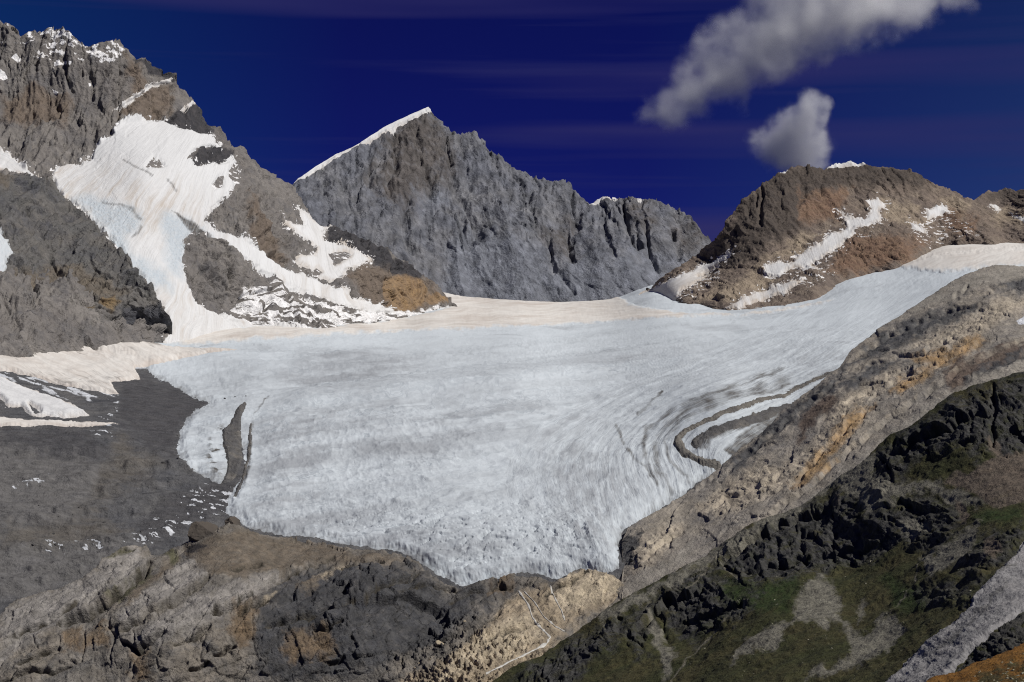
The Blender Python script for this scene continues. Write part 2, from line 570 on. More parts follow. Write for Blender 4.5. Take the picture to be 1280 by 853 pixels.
def scraps(px, py, P, polys, size, reach=14.):
    """leftover snow caught on ledges around the big patches"""
    d = np.full(px.shape, -1e9, f32)
    for p in polys: d = np.maximum(d, sdf(px, py, p))
    n = fbm(P[..., 0] / size, P[..., 1] / size, P[..., 2] / (size * .6), 4, .65)
    return sstep(.17, .3, n - .3 * np.clip(-d / reach, 0, 1.5) + .1) * (d > -reach * 1.5)


def calm(polys):
    return [lambda px, py, p=p: sdf(px, py, p) for p in polys]


def anchored(pts, base, drop=25, fac=.99, near=.985):
    """a mountain foot stands on the valley floor"""
    out = list(pts)
    for (x, y) in base:
        d = float(G(x, y))
        out += [(x, y, d * near), (x, y + drop, d * near * fac)]
    return out


# ================================================================== central peak
cp_top = [(300, 270), (340, 246), (370, 228), (392, 211.5), (420, 195), (440, 187), (460, 174), (480, 161), (500, 151), (520, 142), (535, 135.5), (540, 142), (548, 151),
          (556, 158), (565, 163), (575, 168), (590, 166), (598, 172), (606, 176), (612, 186), (622, 191), (632, 201), (645, 208), (655, 215), (664, 222),
          (672, 229), (690, 234), (705, 238), (712, 235), (720, 241), (730, 250), (737, 257), (745, 252), (760, 247), (780, 244), (800, 243), (820, 246),
          (835, 252), (850, 260), (862, 268), (870, 280), (878, 290), (886, 297), (900, 320), (940, 360)]
cp_depth = Depth([(300, 270, 7000), (370, 228, 7400), (450, 181, 7900), (536, 136, 8300), (610, 185, 8150), (740, 255, 7900), (800, 244, 7900), (885, 297, 7600), (940, 360, 7400),
                  (340, 400, 6700), (430, 330, 6950), (450, 400, 6800), (560, 400, 6900), (560, 300, 7350), (640, 330, 7250), (700, 400, 6950), (760, 330, 7250), (830, 400, 7000), (940, 400, 7100)])
CP_GUL = [([(490, 168), (494, 200), (486, 232), (494, 260)], 9, 6), ([(505, 250), (500, 280), (515, 320)], 9, 5), ([(462, 176), (458, 205), (462, 240)], 7, 4),
          ([(563, 205), (570, 240), (590, 275), (600, 300)], 8, 5), ([(576, 180), (584, 215), (590, 240)], 6, 4), ([(600, 190), (606, 220), (620, 250)], 6, 4),
          ([(575, 262), (580, 290), (592, 310)], 9, 6), ([(640, 215), (660, 250), (668, 290)], 6, 4), ([(714, 238), (716, 268), (724, 290)], 8, 6), ([(684, 300), (690, 330), (697, 345)], 6, 5),
          ([(710, 290), (712, 318), (716, 330)], 6, 6), ([(779, 246), (781, 275), (790, 300), (800, 310)], 8, 7), ([(795, 285), (800, 310)], 4, 5), ([(806, 275), (812, 310), (826, 340)], 5, 5),
          ([(842, 280), (845, 300)], 5, 6), ([(852, 300), (848, 325)], 5, 4), ([(420, 198), (428, 240), (440, 270)], 7, 4), ([(400, 212), (405, 250)], 6, 4),
          ([(755, 250), (758, 290), (770, 330)], 5, 3), ([(620, 196), (630, 240)], 5, 3), ([(700, 340), (720, 372)], 4, 3), ([(520, 160), (528, 210), (545, 250)], 6, 3)]


def cp_relief(px, py, P):
    slab = sstep(250, 345, py + .12 * (px - 700)) * sstep(420, 560, px)
    h = rock(P, 3.7, 1., ribs=1.15, rough=.4, lean=.1, stretch=6.5)
    h2 = rock(P, 3.7, 2., ribs=.3, rough=.2, lean=.6, stretch=7)
    X, Z = P[..., 0], P[..., 2]
    big = 3.7 * (13 * (ridged((X + .25 * Z) / 330 + 1.3, .4, Z / 1500, 2) - .4) + 9 * fbm(X / 260, .7, Z / 300, 3))
    return big + h * (1 - .85 * slab) + h2 * slab + gullies(px, py, CP_GUL, 1.6 * 3.7)


def cp_attr(px, py, P):
    return dict(brown=pmask(px, py, [[(500, 140), (545, 150), (570, 200), (560, 250), (500, 262), (470, 240), (480, 190)], [(690, 285), (712, 285), (708, 312), (692, 312)],
                                     [(780, 250), (812, 250), (815, 275), (788, 272)], [(855, 280), (875, 290), (868, 310), (855, 300)]], 30, 14, 30, 2.),
                pale=pmask(px, py, [[(520, 240), (570, 232), (580, 258), (530, 262)], [(560, 290), (640, 290), (700, 330), (860, 320), (830, 380), (560, 385)]], 22, 14, 30, 4.))


m_cp = earth('grey_limestone', [(.17, .178, .205), (.215, .217, .23), (.118, .125, .146)], 3.7,
             [('brown', (.142, .127, .118), (.12, .11, .105), .45), ('pale', (.235, .25, .285), (.19, .20, .23), .4)], tone=.5, grain=(1, 1, .3), strata=(.75, .6, 7., .8))
central_peak = Massif(cp_top, [(300, 405), (940, 405)], cp_depth, cp_relief, 4.5, 11., 1., calm([CREST, SADDLE]),
                      jagfn=lambda px: .12 + .88 * sstep(528, 560, px))
tag(central_peak.build('rocky_peak', m_cp, 300, 940, cp_attr), 'jagged grey limestone peak in the centre with a snow crest on its left ridge', 'mountain', 'structure')

# ================================================================== left massif
lm_top = [(-160, 60), (-60, 40), (0, 29), (15, 36), (27, 44), (42, 38), (50, 37), (66, 36), (78, 40), (92, 49), (105, 58), (112, 61), (130, 55), (148, 53), (156, 58), (162, 66),
          (170, 74), (185, 78), (200, 90), (212, 99), (222, 112), (236, 122), (246, 129), (252, 140), (262, 154), (272, 166), (281, 176), (297, 183), (310, 193), (325, 206),
          (340, 219), (356, 229), (366, 232), (378, 256), (398, 281), (425, 288), (450, 300), (475, 312), (500, 326), (525, 343), (545, 357), (562, 373), (580, 392), (640, 430)]
lm_base = [(-150, 440), (0, 440), (120, 436), (215, 428), (300, 412), (400, 414), (470, 404), (530, 393), (570, 386), (640, 402)]
lm_depth = Depth(anchored([(-150, 60, 4700), (0, 30, 4700), (80, 40, 4750), (155, 55, 4800), (215, 100, 4950), (270, 166, 5000), (330, 210, 5300), (366, 232, 5600), (410, 285, 5400),
                           (-150, 190, 4300), (0, 190, 4320), (60, 220, 4200), (110, 195, 4420), (155, 152, 4620), (205, 152, 4750), (260, 170, 4850), (120, 270, 3950), (150, 320, 3720),
                           (180, 220, 4250), (240, 240, 4350), (290, 250, 4500), (215, 300, 3950), (205, 370, 3640), (280, 330, 4000), (320, 280, 4350), (350, 320, 4350), (380, 300, 4800), (430, 330, 4750),
                           (400, 370, 4350), (490, 345, 5100), (520, 360, 5350), (500, 392, 4950)], lm_base, 30, .992), 3e-4)
LM_GUL = [([(114, 92), (116, 115), (118, 130)], 3, 5), ([(132, 88), (136, 100)], 3, 4), ([(150, 70), (152, 95)], 3.5, 5), ([(102, 88), (104, 98)], 3, 4), ([(72, 125), (74, 142)], 3, 4),
          ([(40, 130), (42, 150)], 3, 3), ([(190, 112), (192, 140)], 2.5, 4), ([(86, 105), (92, 118)], 3, 3), ([(20, 177), (80, 182), (110, 180)], 3, 2.5), ([(203, 112), (204, 132)], 2.5, 3),
          ([(300, 270), (318, 290), (345, 325)], 12, 12), ([(318, 235), (340, 270), (362, 300)], 12, 10), ([(345, 285), (352, 325)], 9, 8), ([(288, 225), (300, 250), (310, 262)], 9, 7), ([(250, 318), (262, 345), (280, 380)], 9, 7), ([(285, 335), (296, 365)], 8, 7), ([(212, 110), (216, 150)], 4, 4), ([(60, 150), (95, 170)], 4, 2),
          ([(484, 345), (481, 388)], 8, 9), ([(455, 345), (460, 375)], 7, 6), ([(300, 365), (306, 392)], 6, 7), ([(340, 372), (325, 395)], 6, 7)]


def lm_relief(px, py, P):
    wall = sstep(235, 170, py - .1 * px)
    h = rock(P, 2.2, 3., ribs=1.8, rough=.5, lean=.08, stretch=6.) * (.5 + .5 * wall) + (1 - wall) * rock(P, 2.2, 4., ribs=1.3, rough=.9, lean=.6, stretch=4.)
    h = h + 2.2 * 1.5 * wall * (ridged(P[..., 0] / 400, P[..., 1] / 500, (P[..., 2] + .1 * P[..., 0]) / 30, 3) - .4)
    led = [([(0, 178), (40, 182), (80, 181), (104, 178)], 3, 6, 5), ([(0, 205), (30, 200), (60, 203)], 2, 6, 5), ([(30, 156), (70, 160), (100, 168)], 2, 6, 5), ([(142, 135), (170, 120), (190, 106), (208, 105)], 3, 5, 4),
           ([(235, 312), (270, 322), (300, 345)], 3, 6, 5), ([(250, 350), (285, 352), (300, 362)], 3, 6, 5), ([(290, 372), (330, 362), (345, 358)], 4, 6, 6), ([(470, 335), (500, 332), (528, 345)], 2, 5, 5)]
    return h + gullies(px, py, LM_GUL, 1.3 * 2.2) + ledges(px, py, led, 2.2)


DUST = [[(-60, 40), (0, 25), (40, 30), (75, 30), (110, 50), (152, 50), (153, 72), (135, 84), (112, 78), (95, 84), (72, 92), (55, 80), (30, 56), (0, 60), (-60, 70)]]


def lm_attr(px, py, P):
    X, Y, Z = P[..., 0], P[..., 1], P[..., 2]
    d = pmask(px, py, DUST, 9, 6, 20, 5.)
    n = fbm(X / 34, Y / 34, Z / 20, 5, .7)
    strong = pmask(px, py, [[(108, 60), (150, 52), (156, 62), (138, 84), (118, 80)], [(55, 40), (75, 35), (105, 56), (80, 70), (72, 84), (60, 80)]], 6, 4, 15, 6.)
    dust = d * sstep(.12, .3, n + .16 * strong + .02)
    dots = pmask(px, py, [[(12, 72), (20, 66), (27, 72), (24, 78)], [(-10, 92), (6, 91), (10, 100), (-5, 106)], [(64, 110), (74, 118), (70, 120)], [(111, 104), (114, 103), (115, 108), (112, 108)],
                          [(290, 385), (300, 380), (310, 388), (300, 393)], [(458, 376), (462, 374), (464, 378)], [(316, 376), (326, 372), (322, 380)]], 1.2, 1.2, 6, 3.)
    low = pmask(px, py, [[(300, 365), (345, 352), (400, 380), (440, 388), (520, 392), (560, 385), (560, 402), (440, 416), (300, 412)]], 8, 6, 20, 4.)
    streak = low * sstep(-.08, .08, fbm((px + 2.2 * py) / 60, (py - .32 * px) / 5., 3.3, 4, .6) + .05)
    dark = pmask(px, py, [[(200, 152), (216, 140), (248, 132), (268, 160), (262, 168), (236, 165), (214, 161)], [(234, 200), (248, 188), (272, 183), (292, 196), (272, 207), (248, 209)],
                          [(405, 285), (440, 290), (530, 345), (520, 352), (470, 330), (440, 312), (412, 305)], [(165, 74), (200, 84), (216, 102), (205, 105), (185, 92)]], 5, 4, 15, 1.)
    brown = pmask(px, py, [[(425, 345), (450, 330), (480, 328), (530, 348), (560, 375), (520, 392), (470, 385)], [(150, 60), (165, 75), (190, 105), (212, 112), (214, 140), (180, 152), (155, 140), (160, 100)],
                           [(310, 240), (350, 290), (360, 330), (335, 325), (315, 285)], [(0, 120), (40, 110), (90, 130), (80, 160), (0, 150)]], 9, 7, 24, 9.)
    ochre = pmask(px, py, [[(485, 347), (500, 343), (520, 350), (531, 360), (533, 376), (520, 388), (505, 391), (487, 388), (484, 366)], [(530, 370), (552, 370), (560, 378), (535, 382)]], 4, 2.5, 10, 2.)
    dust = np.maximum(dust, scraps(px, py, P, [HANG, TERR, STRIP, WEDGE], 26, 9.))
    return dict(dust=np.maximum(np.maximum(dust, dots), streak), dark=dark, brown=brown, ochre=ochre)


m_lm = earth('weathered_grey_rock', [(.165, .152, .142), (.205, .19, .175), (.12, .116, .118)], 2.2,
             [('brown', (.175, .14, .11), (.14, .115, .096), .38), ('dark', (.045, .045, .05), (.07, .066, .068), .25),
              ('ochre', (.30, .20, .105), (.21, .15, .10), .45), ('dust', (.80, .80, .80), (.74, .73, .72), .12)], tone=.45, grain=(1, 1, .45))
left_massif = Massif(lm_top, [(x, y + 26) for x, y in lm_base], lm_depth, lm_relief, 1.6, 9., 5., calm(SNOWS_L[:3] + [WEDGE]))
tag(left_massif.build('mountain', m_lm, -150, 584, lm_attr), 'tall brownish grey massif at the left with a snow dusted summit wall', 'mountain', 'structure')

# ------------------------------------------------------------------ left buttress
lb_top = [(-160, 190), (-60, 205), (0, 217), (20, 219), (38, 223), (52, 228), (64, 229), (76, 240), (92, 254), (110, 272), (128, 291), (150, 314), (170, 339), (186, 358), (198, 375), (207, 391),
          (212, 405), (213, 418), (206, 426), (214, 440), (225, 450)]
lb_base = [(-150, 425), (0, 422), (60, 428), (120, 434), (170, 426), (208, 425)]
lb_depth = Depth(anchored([(-150, 200, 3650), (0, 217, 3700), (70, 235, 3780), (150, 314, 3600), (205, 388, 3500), (0, 330, 3380), (100, 340, 3480), (170, 380, 3440), (60, 390, 3330)], lb_base, 25, .99), 3e-4)
LB_GUL = [([(18, 322), (28, 350), (40, 378)], 5, 6), ([(62, 315), (68, 335), (78, 350)], 3.5, 5), ([(108, 318), (122, 345), (135, 352)], 4, 3), ([(76, 330), (84, 345)], 3, 3), ([(34, 322), (42, 345)], 3, 3),
          ([(4, 385), (14, 420)], 5, 4), ([(40, 395), (50, 425)], 6, 4), ([(95, 385), (88, 420)], 7, 4), ([(30, 255), (36, 275), (60, 300)], 5, 2.5)]


def lb_relief(px, py, P):
    h = rock(P, 1.75, 6., ribs=1.35, rough=1.0, lean=-.4, stretch=4.5)
    led = [([(0, 378), (40, 372), (80, 380), (125, 374), (150, 380)], 3, 6, 6), ([(80, 352), (120, 346), (160, 350), (190, 372)], 3, 7, 6), ([(60, 388), (95, 384), (112, 388)], 4, 5, 6), ([(100, 388), (120, 385), (145, 396)], 4, 5, 6)]
    return h + gullies(px, py, LB_GUL, 1.6 * 1.75) + ledges(px, py, led, 1.75)


def lb_attr(px, py, P):
    return dict(ochre=pmask(px, py, [[(125, 380), (140, 372), (148, 380), (138, 392)], [(100, 386), (118, 384), (112, 392)], [(40, 378), (70, 376), (60, 384)], [(-5, 405), (12, 402), (6, 416)]], 6, 4, 14, 2.),
                brown=pmask(px, py, [[(60, 335), (130, 345), (160, 370), (110, 378), (40, 372), (0, 380), (0, 340)], [(-20, 222), (0, 219), (14, 222), (10, 238)]], 14, 9, 24, 4.),
                dark=pmask(px, py, [[(150, 390), (200, 380), (212, 405), (200, 418), (160, 412)], [(60, 385), (95, 378), (96, 410), (66, 412)], [(18, 225), (50, 230), (42, 252), (30, 236)], [(0, 400), (40, 395), (45, 425), (0, 422)]], 10, 6, 20, 7.),
                dust=pmask(px, py, [[(42, 385), (52, 384), (56, 400), (48, 398)], [(56, 400), (62, 404), (60, 418), (57, 410)]], 1.5, 4, 6, 3.))


m_lb = earth('dark_grey_rock', [(.115, .113, .11), (.15, .14, .128), (.085, .085, .092)], 1.75,
             [('brown', (.165, .14, .11), (.13, .115, .098), .3), ('dark', (.06, .062, .07), (.085, .084, .09), .3),
              ('ochre', (.24, .17, .09), (.17, .13, .085), .3), ('dust', (.80, .80, .80), (.74, .73, .72), .12)], tone=.5, grain=(.9, 1, .45))
buttress = Massif(lb_top, [(x, y + 22) for x, y in lb_base] + [(230, 460)], lb_depth, lb_relief, 1.6, 10., 8., calm([SIDE]))
tag(buttress.build('rock_buttress', m_lb, -150, 222, lb_attr, back=(500, 1.1)), 'dark rounded rock buttress below the left snow bowl', 'mountain', 'structure')

# ================================================================== right mountain
rm_top = [(780, 376), (815, 357), (835, 341), (870, 319), (890, 303), (903, 290), (912, 271), (925, 255), (940, 240), (955, 228), (970, 219), (985, 212), (1000, 206), (1010, 209), (1030, 211),
          (1045, 206), (1060, 204), (1080, 203.5), (1090, 208), (1105, 207), (1120, 213), (1135, 212), (1150, 219), (1165, 229), (1180, 235), (1195, 239), (1205, 246), (1216, 249), (1226, 246),
          (1234, 240), (1246, 240), (1256, 236), (1270, 239), (1300, 235), (1450, 225)]
rm_base = [(790, 372), (818, 360), (846, 374), (880, 381), (905, 387), (930, 388), (975, 383), (1022, 372), (1062, 346), (1110, 334), (1140, 323), (1158, 310), (1200, 300), (1240, 300), (1290, 300), (1450, 300)]
rm_depth = Depth(anchored([(903, 290, 5700), (940, 240, 5850), (1000, 206, 6000), (1070, 204, 6050), (1150, 219, 6000), (1210, 249, 5950), (1280, 238, 6100), (1450, 225, 6100),
                           (880, 345, 5500), (960, 300, 5450), (1000, 330, 5200), (1060, 290, 5500), (1120, 270, 5650), (1180, 270, 5750), (1250, 275, 5800), (960, 365, 4900)], rm_base, 25, .99, .96), 2e-4)
RM_GUL = [([(952, 230), (953, 255), (948, 285)], 4, 6), ([(944, 240), (946, 258)], 3, 5), ([(932, 255), (936, 270)], 5, 4), ([(915, 285), (925, 298)], 5, 5), ([(1000, 212), (1004, 240), (1000, 262)], 5, 2.5),
          ([(1030, 215), (1028, 245)], 5, 2.5), ([(1068, 215), (1070, 245)], 5, 2.5), ([(1110, 215), (1118, 245)], 5, 2.5), ([(1140, 220), (1150, 250)], 5, 2.5), ([(940, 330), (990, 300)], 4, 2)]


def rm_relief(px, py, P):
    h = rock(P, 2.75, 9., ribs=.6, rough=.45, lean=.35, stretch=3.2, block=.1)
    return h + gullies(px, py, RM_GUL, 2.75)


def rm_attr(px, py, P):
    dark = pmask(px, py, [[(905, 292), (925, 252), (960, 222), (1000, 203), (1090, 203), (1140, 210), (1165, 228), (1150, 238), (1110, 232), (1060, 232), (1020, 250), (1000, 285), (965, 312), (925, 330), (880, 340), (870, 325)],
                          [(1225, 246), (1250, 236), (1300, 232), (1300, 250), (1240, 252)]], 14, 9, 22, 1.)
    tan = pmask(px, py, [[(930, 345), (965, 315), (1010, 290), (1030, 292), (1000, 318), (955, 330), (950, 348), (970, 352), (960, 362), (900, 378), (870, 375)],
                         [(1100, 245), (1140, 262), (1165, 282), (1130, 280), (1105, 270)], [(1190, 245), (1215, 255), (1200, 275), (1170, 250)], [(1240, 262), (1280, 262), (1280, 280), (1250, 280)]], 9, 8, 22, 3.)
    rust = pmask(px, py, [[(1060, 300), (1120, 295), (1160, 305), (1140, 325), (1080, 340), (1030, 345)], [(1000, 240), (1060, 240), (1050, 265), (1000, 280)], [(1180, 265), (1220, 275), (1210, 290), (1180, 285)]], 12, 9, 22, 6.)
    n = fbm(P[..., 0] / 30, P[..., 1] / 30, P[..., 2] / 12, 4, .65)
    edge = pmask(px, py, [[(955, 325), (1000, 310), (1060, 270), (1110, 245), (1110, 280), (1060, 315), (1010, 345), (960, 352)], [(1130, 275), (1180, 255), (1200, 275), (1230, 290), (1180, 305), (1150, 310)],
                          [(820, 358), (925, 310), (900, 350), (860, 380)], [(1000, 340), (1060, 330), (1040, 352), (1010, 365)]], 10, 8, 20, 6.)
    dust = np.maximum(edge * sstep(.12, .24, n), scraps(px, py, P, [R_MAIN, R_UP, R_SPUR, R_LEFT, R_LOW], 30, 9.))
    return dict(dark=dark, tan=tan, rust=rust, dust=dust)


m_rm = earth('brown_gneiss', [(.185, .148, .12), (.15, .122, .104), (.25, .205, .16)], 2.75,
             [('dark', (.068, .058, .052), (.10, .082, .068), .35), ('tan', (.37, .305, .225), (.23, .185, .14), .45), ('rust', (.17, .105, .073), (.21, .145, .10), .42),
              ('dust', (.78, .76, .73), (.74, .72, .70), .12)], tone=.5)
right_mountain = Massif(rm_top, [(x, y + 20) for x, y in rm_base], rm_depth, rm_relief, 2.6, 12., 21.,
                        calm([R_MAIN, R_UP, R_LEFT, R_LOW]))
tag(right_mountain.build('mountain', m_rm, 808, 1440, rm_attr), 'broad brown mountain at the right with snow patches on its face', 'mountain', 'structure')
# ================================================================== snow and ice
def snow_mat(name, base, dirt, ice, L, bump=.15, crack=False):
    k = NT(name)
    v = k.attr('flow', True)
    st = k.noise(1., 5, .65, v)
    fine = k.noise(1., 5, .68, v, (4.5, 1.6, 1))
    big = k.noise(30 * L, 4, .6)
    c = k.mix(k.rng(st, .45, .72, 0, .7), base, tuple(.86 * q for q in base))
    c = k.mix(k.rng(fine, .52, .68, 0, .6), c, tuple(.72 * q for q in base))
    if crack:
        n5 = k.noise(1., 3, .55, v, (2.6, .8, 1))
        ln = k.rng(k.math('ABSOLUTE', k.math('SUBTRACT', n5, .5)), .0, .022, 1, 0)
        c = k.mix(k.math('MULTIPLY', ln, k.rng(k.attr('dirt'), .15, .9, .1, .75)), c, (.27, .31, .345))
    m = k.math('MULTIPLY', k.attr('dirt'), k.rng(k.math('ADD', st, k.math('MULTIPLY', big, .3)), .52, .78, .2, 1.25))
    c = k.mix(k.math('MINIMUM', m, 1.), c, dirt)
    c = k.mix(k.math('MULTIPLY', k.attr('ice'), k.rng(k.noise(4 * L, 5, .7), .3, .6, .5, 1)), c, ice)
    g = k.math('ADD', k.attr('grit'), k.math('MULTIPLY', k.math('SUBTRACT', fine, .5), 1.3))
    g = k.math('ADD', g, k.math('MULTIPLY', k.math('SUBTRACT', st, .5), .8))
    g = k.math('MULTIPLY', k.rng(g, .18, .95), k.rng(k.attr('grit'), .03, .2))
    c = k.mix(g, c, k.mix(k.rng(k.noise(5 * L, 4, .6), .4, .6), (.085, .083, .083), (.13, .122, .112)))
    h = k.math('ADD', k.math('MULTIPLY', st, 1.2), k.math('ADD', fine, k.math('MULTIPLY', k.noise(7 * L, 5, .6), 1.2)))
    return k.finish(c, h, L * bump * 3, 1., .85, .0)


def snow_attrs(flow_dir=(.3, 1.), scale=(9., 60.), dirt=None, ice=None, grit=None, fade=0):
    def f(px, py, P, d):
        ux, uy = flow_dir
        n = math.hypot(ux, uy); ux, uy = ux / n, uy / n
        w = fbm(px / 40, py / 40, 2.2, 2) * 6
        a = (px * uy - py * ux + w) / scale[0]
        b = (px * ux + py * uy) / scale[1]
        z = np.zeros(px.shape, f32)
        dd = dirt(px, py, P, d) if dirt else z
        if fade:
            return dict(flow=np.stack([a, b, z + .37], -1), dirt=dd, ice=sstep(fade, 0, d + 6 * fbm(px / 14, py / 6, 2.9, 4)), grit=grit(px, py, P, d) if grit else z)
        dd = np.clip(dd + .6 * sstep(5, 0, d), 0, 1.2)
        return dict(flow=np.stack([a, b, z + .37], -1), dirt=dd, ice=ice(px, py, P, d) if ice else z,
                    grit=grit(px, py, P, d) if grit else z)
    return f


m_snow = snow_mat('old_snow', (.63, .635, .632), (.455, .41, .36), (.42, .475, .515), 2.2, .22)
m_firn = snow_mat('dusty_firn', (.66, .64, .60), (.50, .455, .41), (.50, .555, .595), 3., .08)
m_ice = snow_mat('glacier_ice', (.535, .58, .61), (.32, .34, .36), (.58, .65, .69), 1.6, .17, True)

# hanging glacier in the left bowl
ICEF = [[(92, 250), (110, 248), (140, 255), (165, 262), (176, 280), (170, 292), (155, 296), (160, 320), (205, 340), (215, 365), (190, 360), (150, 320), (120, 280)],
        [(200, 268), (212, 265), (230, 275), (262, 298), (240, 300), (228, 325), (228, 350), (210, 340), (205, 300)]]


def hang_fan(px, py):
    # snow runs down from a rim centred high on the right
    a = np.arctan2(py - 60, px - 95)
    return a


def hang_attrs(px, py, P, d):
    w = fbm(px / 30, py / 30, 4.4, 2) * .03
    a = (np.arctan2(py - 40, px - 330 + .3 * py) + w) * 55
    r = np.hypot(px - 240, py - 120) / 50
    z = np.zeros(px.shape, f32)
    dirt = sstep(190, 260, py + .25 * (180 - px)) * .6 * (1 - .6 * sstep(215, 270, px)) * sstep(330, 280, py * 1.)
    dirt = np.maximum(dirt, .45 * sstep(320, 370, py))
    dirt = dirt * (.25 + 1.1 * sstep(-.12, .3, fbm(a * .45, r * .8, 3.1, 4, .6)))
    ice = .9 * pmask(px, py, ICEF, 9, 6, 18, 3.)
    grit = .9 * pmask(px, py, [[(215, 266), (240, 278), (268, 302), (288, 320), (270, 315), (240, 296), (222, 276)], [(187, 205), (193, 200), (204, 206), (200, 211)]], 3, 3, 10, 2.)
    grit = np.maximum(grit, .55 * lmask(px, py, [[(155, 202), (190, 222)], [(208, 225), (220, 240)], [(175, 285), (172, 293), (165, 298)], [(130, 255), (165, 263), (176, 278)]], 2.2, 2, 10, 4.))
    return dict(flow=np.stack([a, r, z], -1), dirt=dirt, ice=ice, grit=grit)


def ice_rough(px, py, P, d):
    m = pmask(px, py, ICEF, 5, 4, 18, 3.)
    X, Y, Z = P[..., 0] / 9, P[..., 1] / 9, P[..., 2] / 9
    return m * (4.2 * (ridged(X * .8, Y * .8, Z * .8, 4, .6) - .5))


hang = Blanket(left_massif, [HANG], 5, 4, HANG_HOLES, 4.5, 22, 1., ice_rough)
tag(hang.build('hanging_glacier', m_snow, hang_attrs), 'bright snow bowl and icefall hanging between the left massif walls', 'glacier', 'structure')

n_patch = 0
def patch(host, poly, label, thick=2.5, holes=(), mat=None, fd=(.3, 1.), dirt=0., warp=1.6, name='snow_patch', edge=3., ice=0., kind=None):
    global n_patch
    n_patch += 1
    b = Blanket(host, [poly], thick, edge, holes, warp, 9, 3. * n_patch)
    o = b.build(name, mat or m_snow, snow_attrs(fd, (8., 50.), (lambda px, py, P, d: np.full(px.shape, dirt, f32)), (lambda px, py, P, d: np.full(px.shape, ice, f32))))
    tag(o, label, 'snow patch', kind, 'snow patches on the mountains')
    return b


patch(left_massif, TERR, 'large ragged snow patch on the terrace left of the ochre rock tower', 4, TERR_HOLE, dirt=.15)
patch(left_massif, STRIP, 'narrow snow strip at the foot of the brown rock beside the ochre tower', 3)
patch(left_massif, LEDGE, 'thin snow ribbon on the slanting ledge of the left summit wall', 3, warp=.9)
patch(left_massif, NOTCH, 'small snow sliver in the notch of the left skyline', 3, warp=.6)
patch(left_massif, WEDGE, 'white snow wedge behind the dark buttress at the left edge', 4, fd=(1, .7), dirt=.2)
patch(buttress, SIDE, 'blue white ice patch on the side of the dark buttress', 5, ice=.6)
patch(central_peak, CREST, 'long white snow crest along the left ridge of the central peak', 9, warp=1.2, fd=(1, -.6))
patch(central_peak, SADDLE, 'small snow cornice in the saddle right of the central summit', 5, warp=.8)
patch(central_peak, KNOBS, 'tiny snow scrap on the rounded right shoulder of the central peak', 5, warp=.6)
patch(right_mountain, R_MAIN, 'long winding snow patch down the middle of the brown mountain', 4, dirt=.2, warp=2.4)
patch(right_mountain, R_UP, 'compact bright snow patch high on the right slope of the brown mountain', 4)
patch(right_mountain, R_SPUR, 'slim snow strip below the compact patch on the brown mountain', 3, warp=1.2)
patch(right_mountain, R_LEFT, 'slanting snow tongue on the left foot of the brown mountain', 4, dirt=.4, warp=2.6, fd=(-1, .5))
patch(right_mountain, R_LOW, 'snow band above the lowest brown rock rib beside the ice', 4, dirt=.5, warp=2)
patch(right_mountain, R_LOW2, 'little snow pocket between two low brown rock knobs', 3, dirt=.3, warp=1.2)
patch(right_mountain, R_CAP, 'flat white snow cap on the summit of the brown mountain', 5, warp=.5)
patch(right_mountain, R_CAP2, 'tiny snow sliver on the left skyline of the brown mountain', 4, warp=.4)
patch(right_mountain, R_FAR, 'small oval snow patch on the far right rocks', 3, warp=.8)
patch(right_mountain, R_FAR2, 'slanting snow streak at the right picture edge on brown rock', 3, warp=.8)

# ------------------------------------------------------------------ the glacier
ICE = [(1500, 280), (1500, 560), (1060, 560), (990, 545), (930, 575), (905, 592), (880, 600), (850, 622), (805, 652), (778, 664), (773, 690), (776, 712), (765, 719), (745, 722), (728, 713), (712, 722), (690, 725),
       (672, 719), (652, 718), (630, 727), (612, 728), (590, 736), (570, 732), (548, 722), (525, 706), (500, 694), (470, 689), (430, 684), (395, 676), (350, 672), (312, 662), (283, 640),
       (284, 628), (296, 610), (304, 588), (303, 560), (290, 590), (276, 606), (255, 600), (232, 588), (221, 565), (226, 535), (240, 518), (262, 506), (240, 498), (205, 478), (185, 466), (170, 455),
       (120, 445), (-60, 440), (-60, 405), (200, 405), (330, 395), (500, 376), (535, 362), (700, 372), (800, 355)]
psi = Depth([(300, 440, 10), (230, 470, 10), (225, 560, 10), (480, 455, 12), (400, 520, 12.2), (330, 540, 12), (310, 600, 12), (300, 650, 11.6), (640, 450, 15), (520, 500, 15), (420, 560, 15), (390, 620, 15), (420, 680, 15),
             (800, 440, 20), (640, 500, 20), (550, 580, 20), (540, 660, 20), (570, 725, 20), (900, 445, 26), (750, 510, 26), (650, 590, 26), (660, 660, 26), (700, 720, 26),
             (980, 450, 36), (860, 500, 36), (760, 560, 36), (750, 620, 36), (770, 690, 36), (1050, 440, 50), (920, 500, 50), (830, 545, 50), (800, 580, 50), (810, 630, 48),
             (980, 495, 70), (880, 535, 70), (845, 560, 70), (850, 595, 66)], 1e-3)
BANDS = [([(990, 480), (930, 500), (870, 520), (835, 545), (820, 570), (822, 600), (840, 618)], 6), ([(980, 470), (900, 500), (850, 522), (810, 548), (806, 575), (815, 605)], 4),
         ([(772, 545), (778, 565), (795, 585), (815, 600), (822, 615)], 2.5), ([(985, 489), (900, 517), (850, 540), (833, 562), (838, 585), (860, 600)], 3.5),
         ([(315, 530), (312, 580), (306, 610)], 2.2), ([(335, 505), (318, 525)], 1.5), ([(830, 500), (800, 530)], 2)]


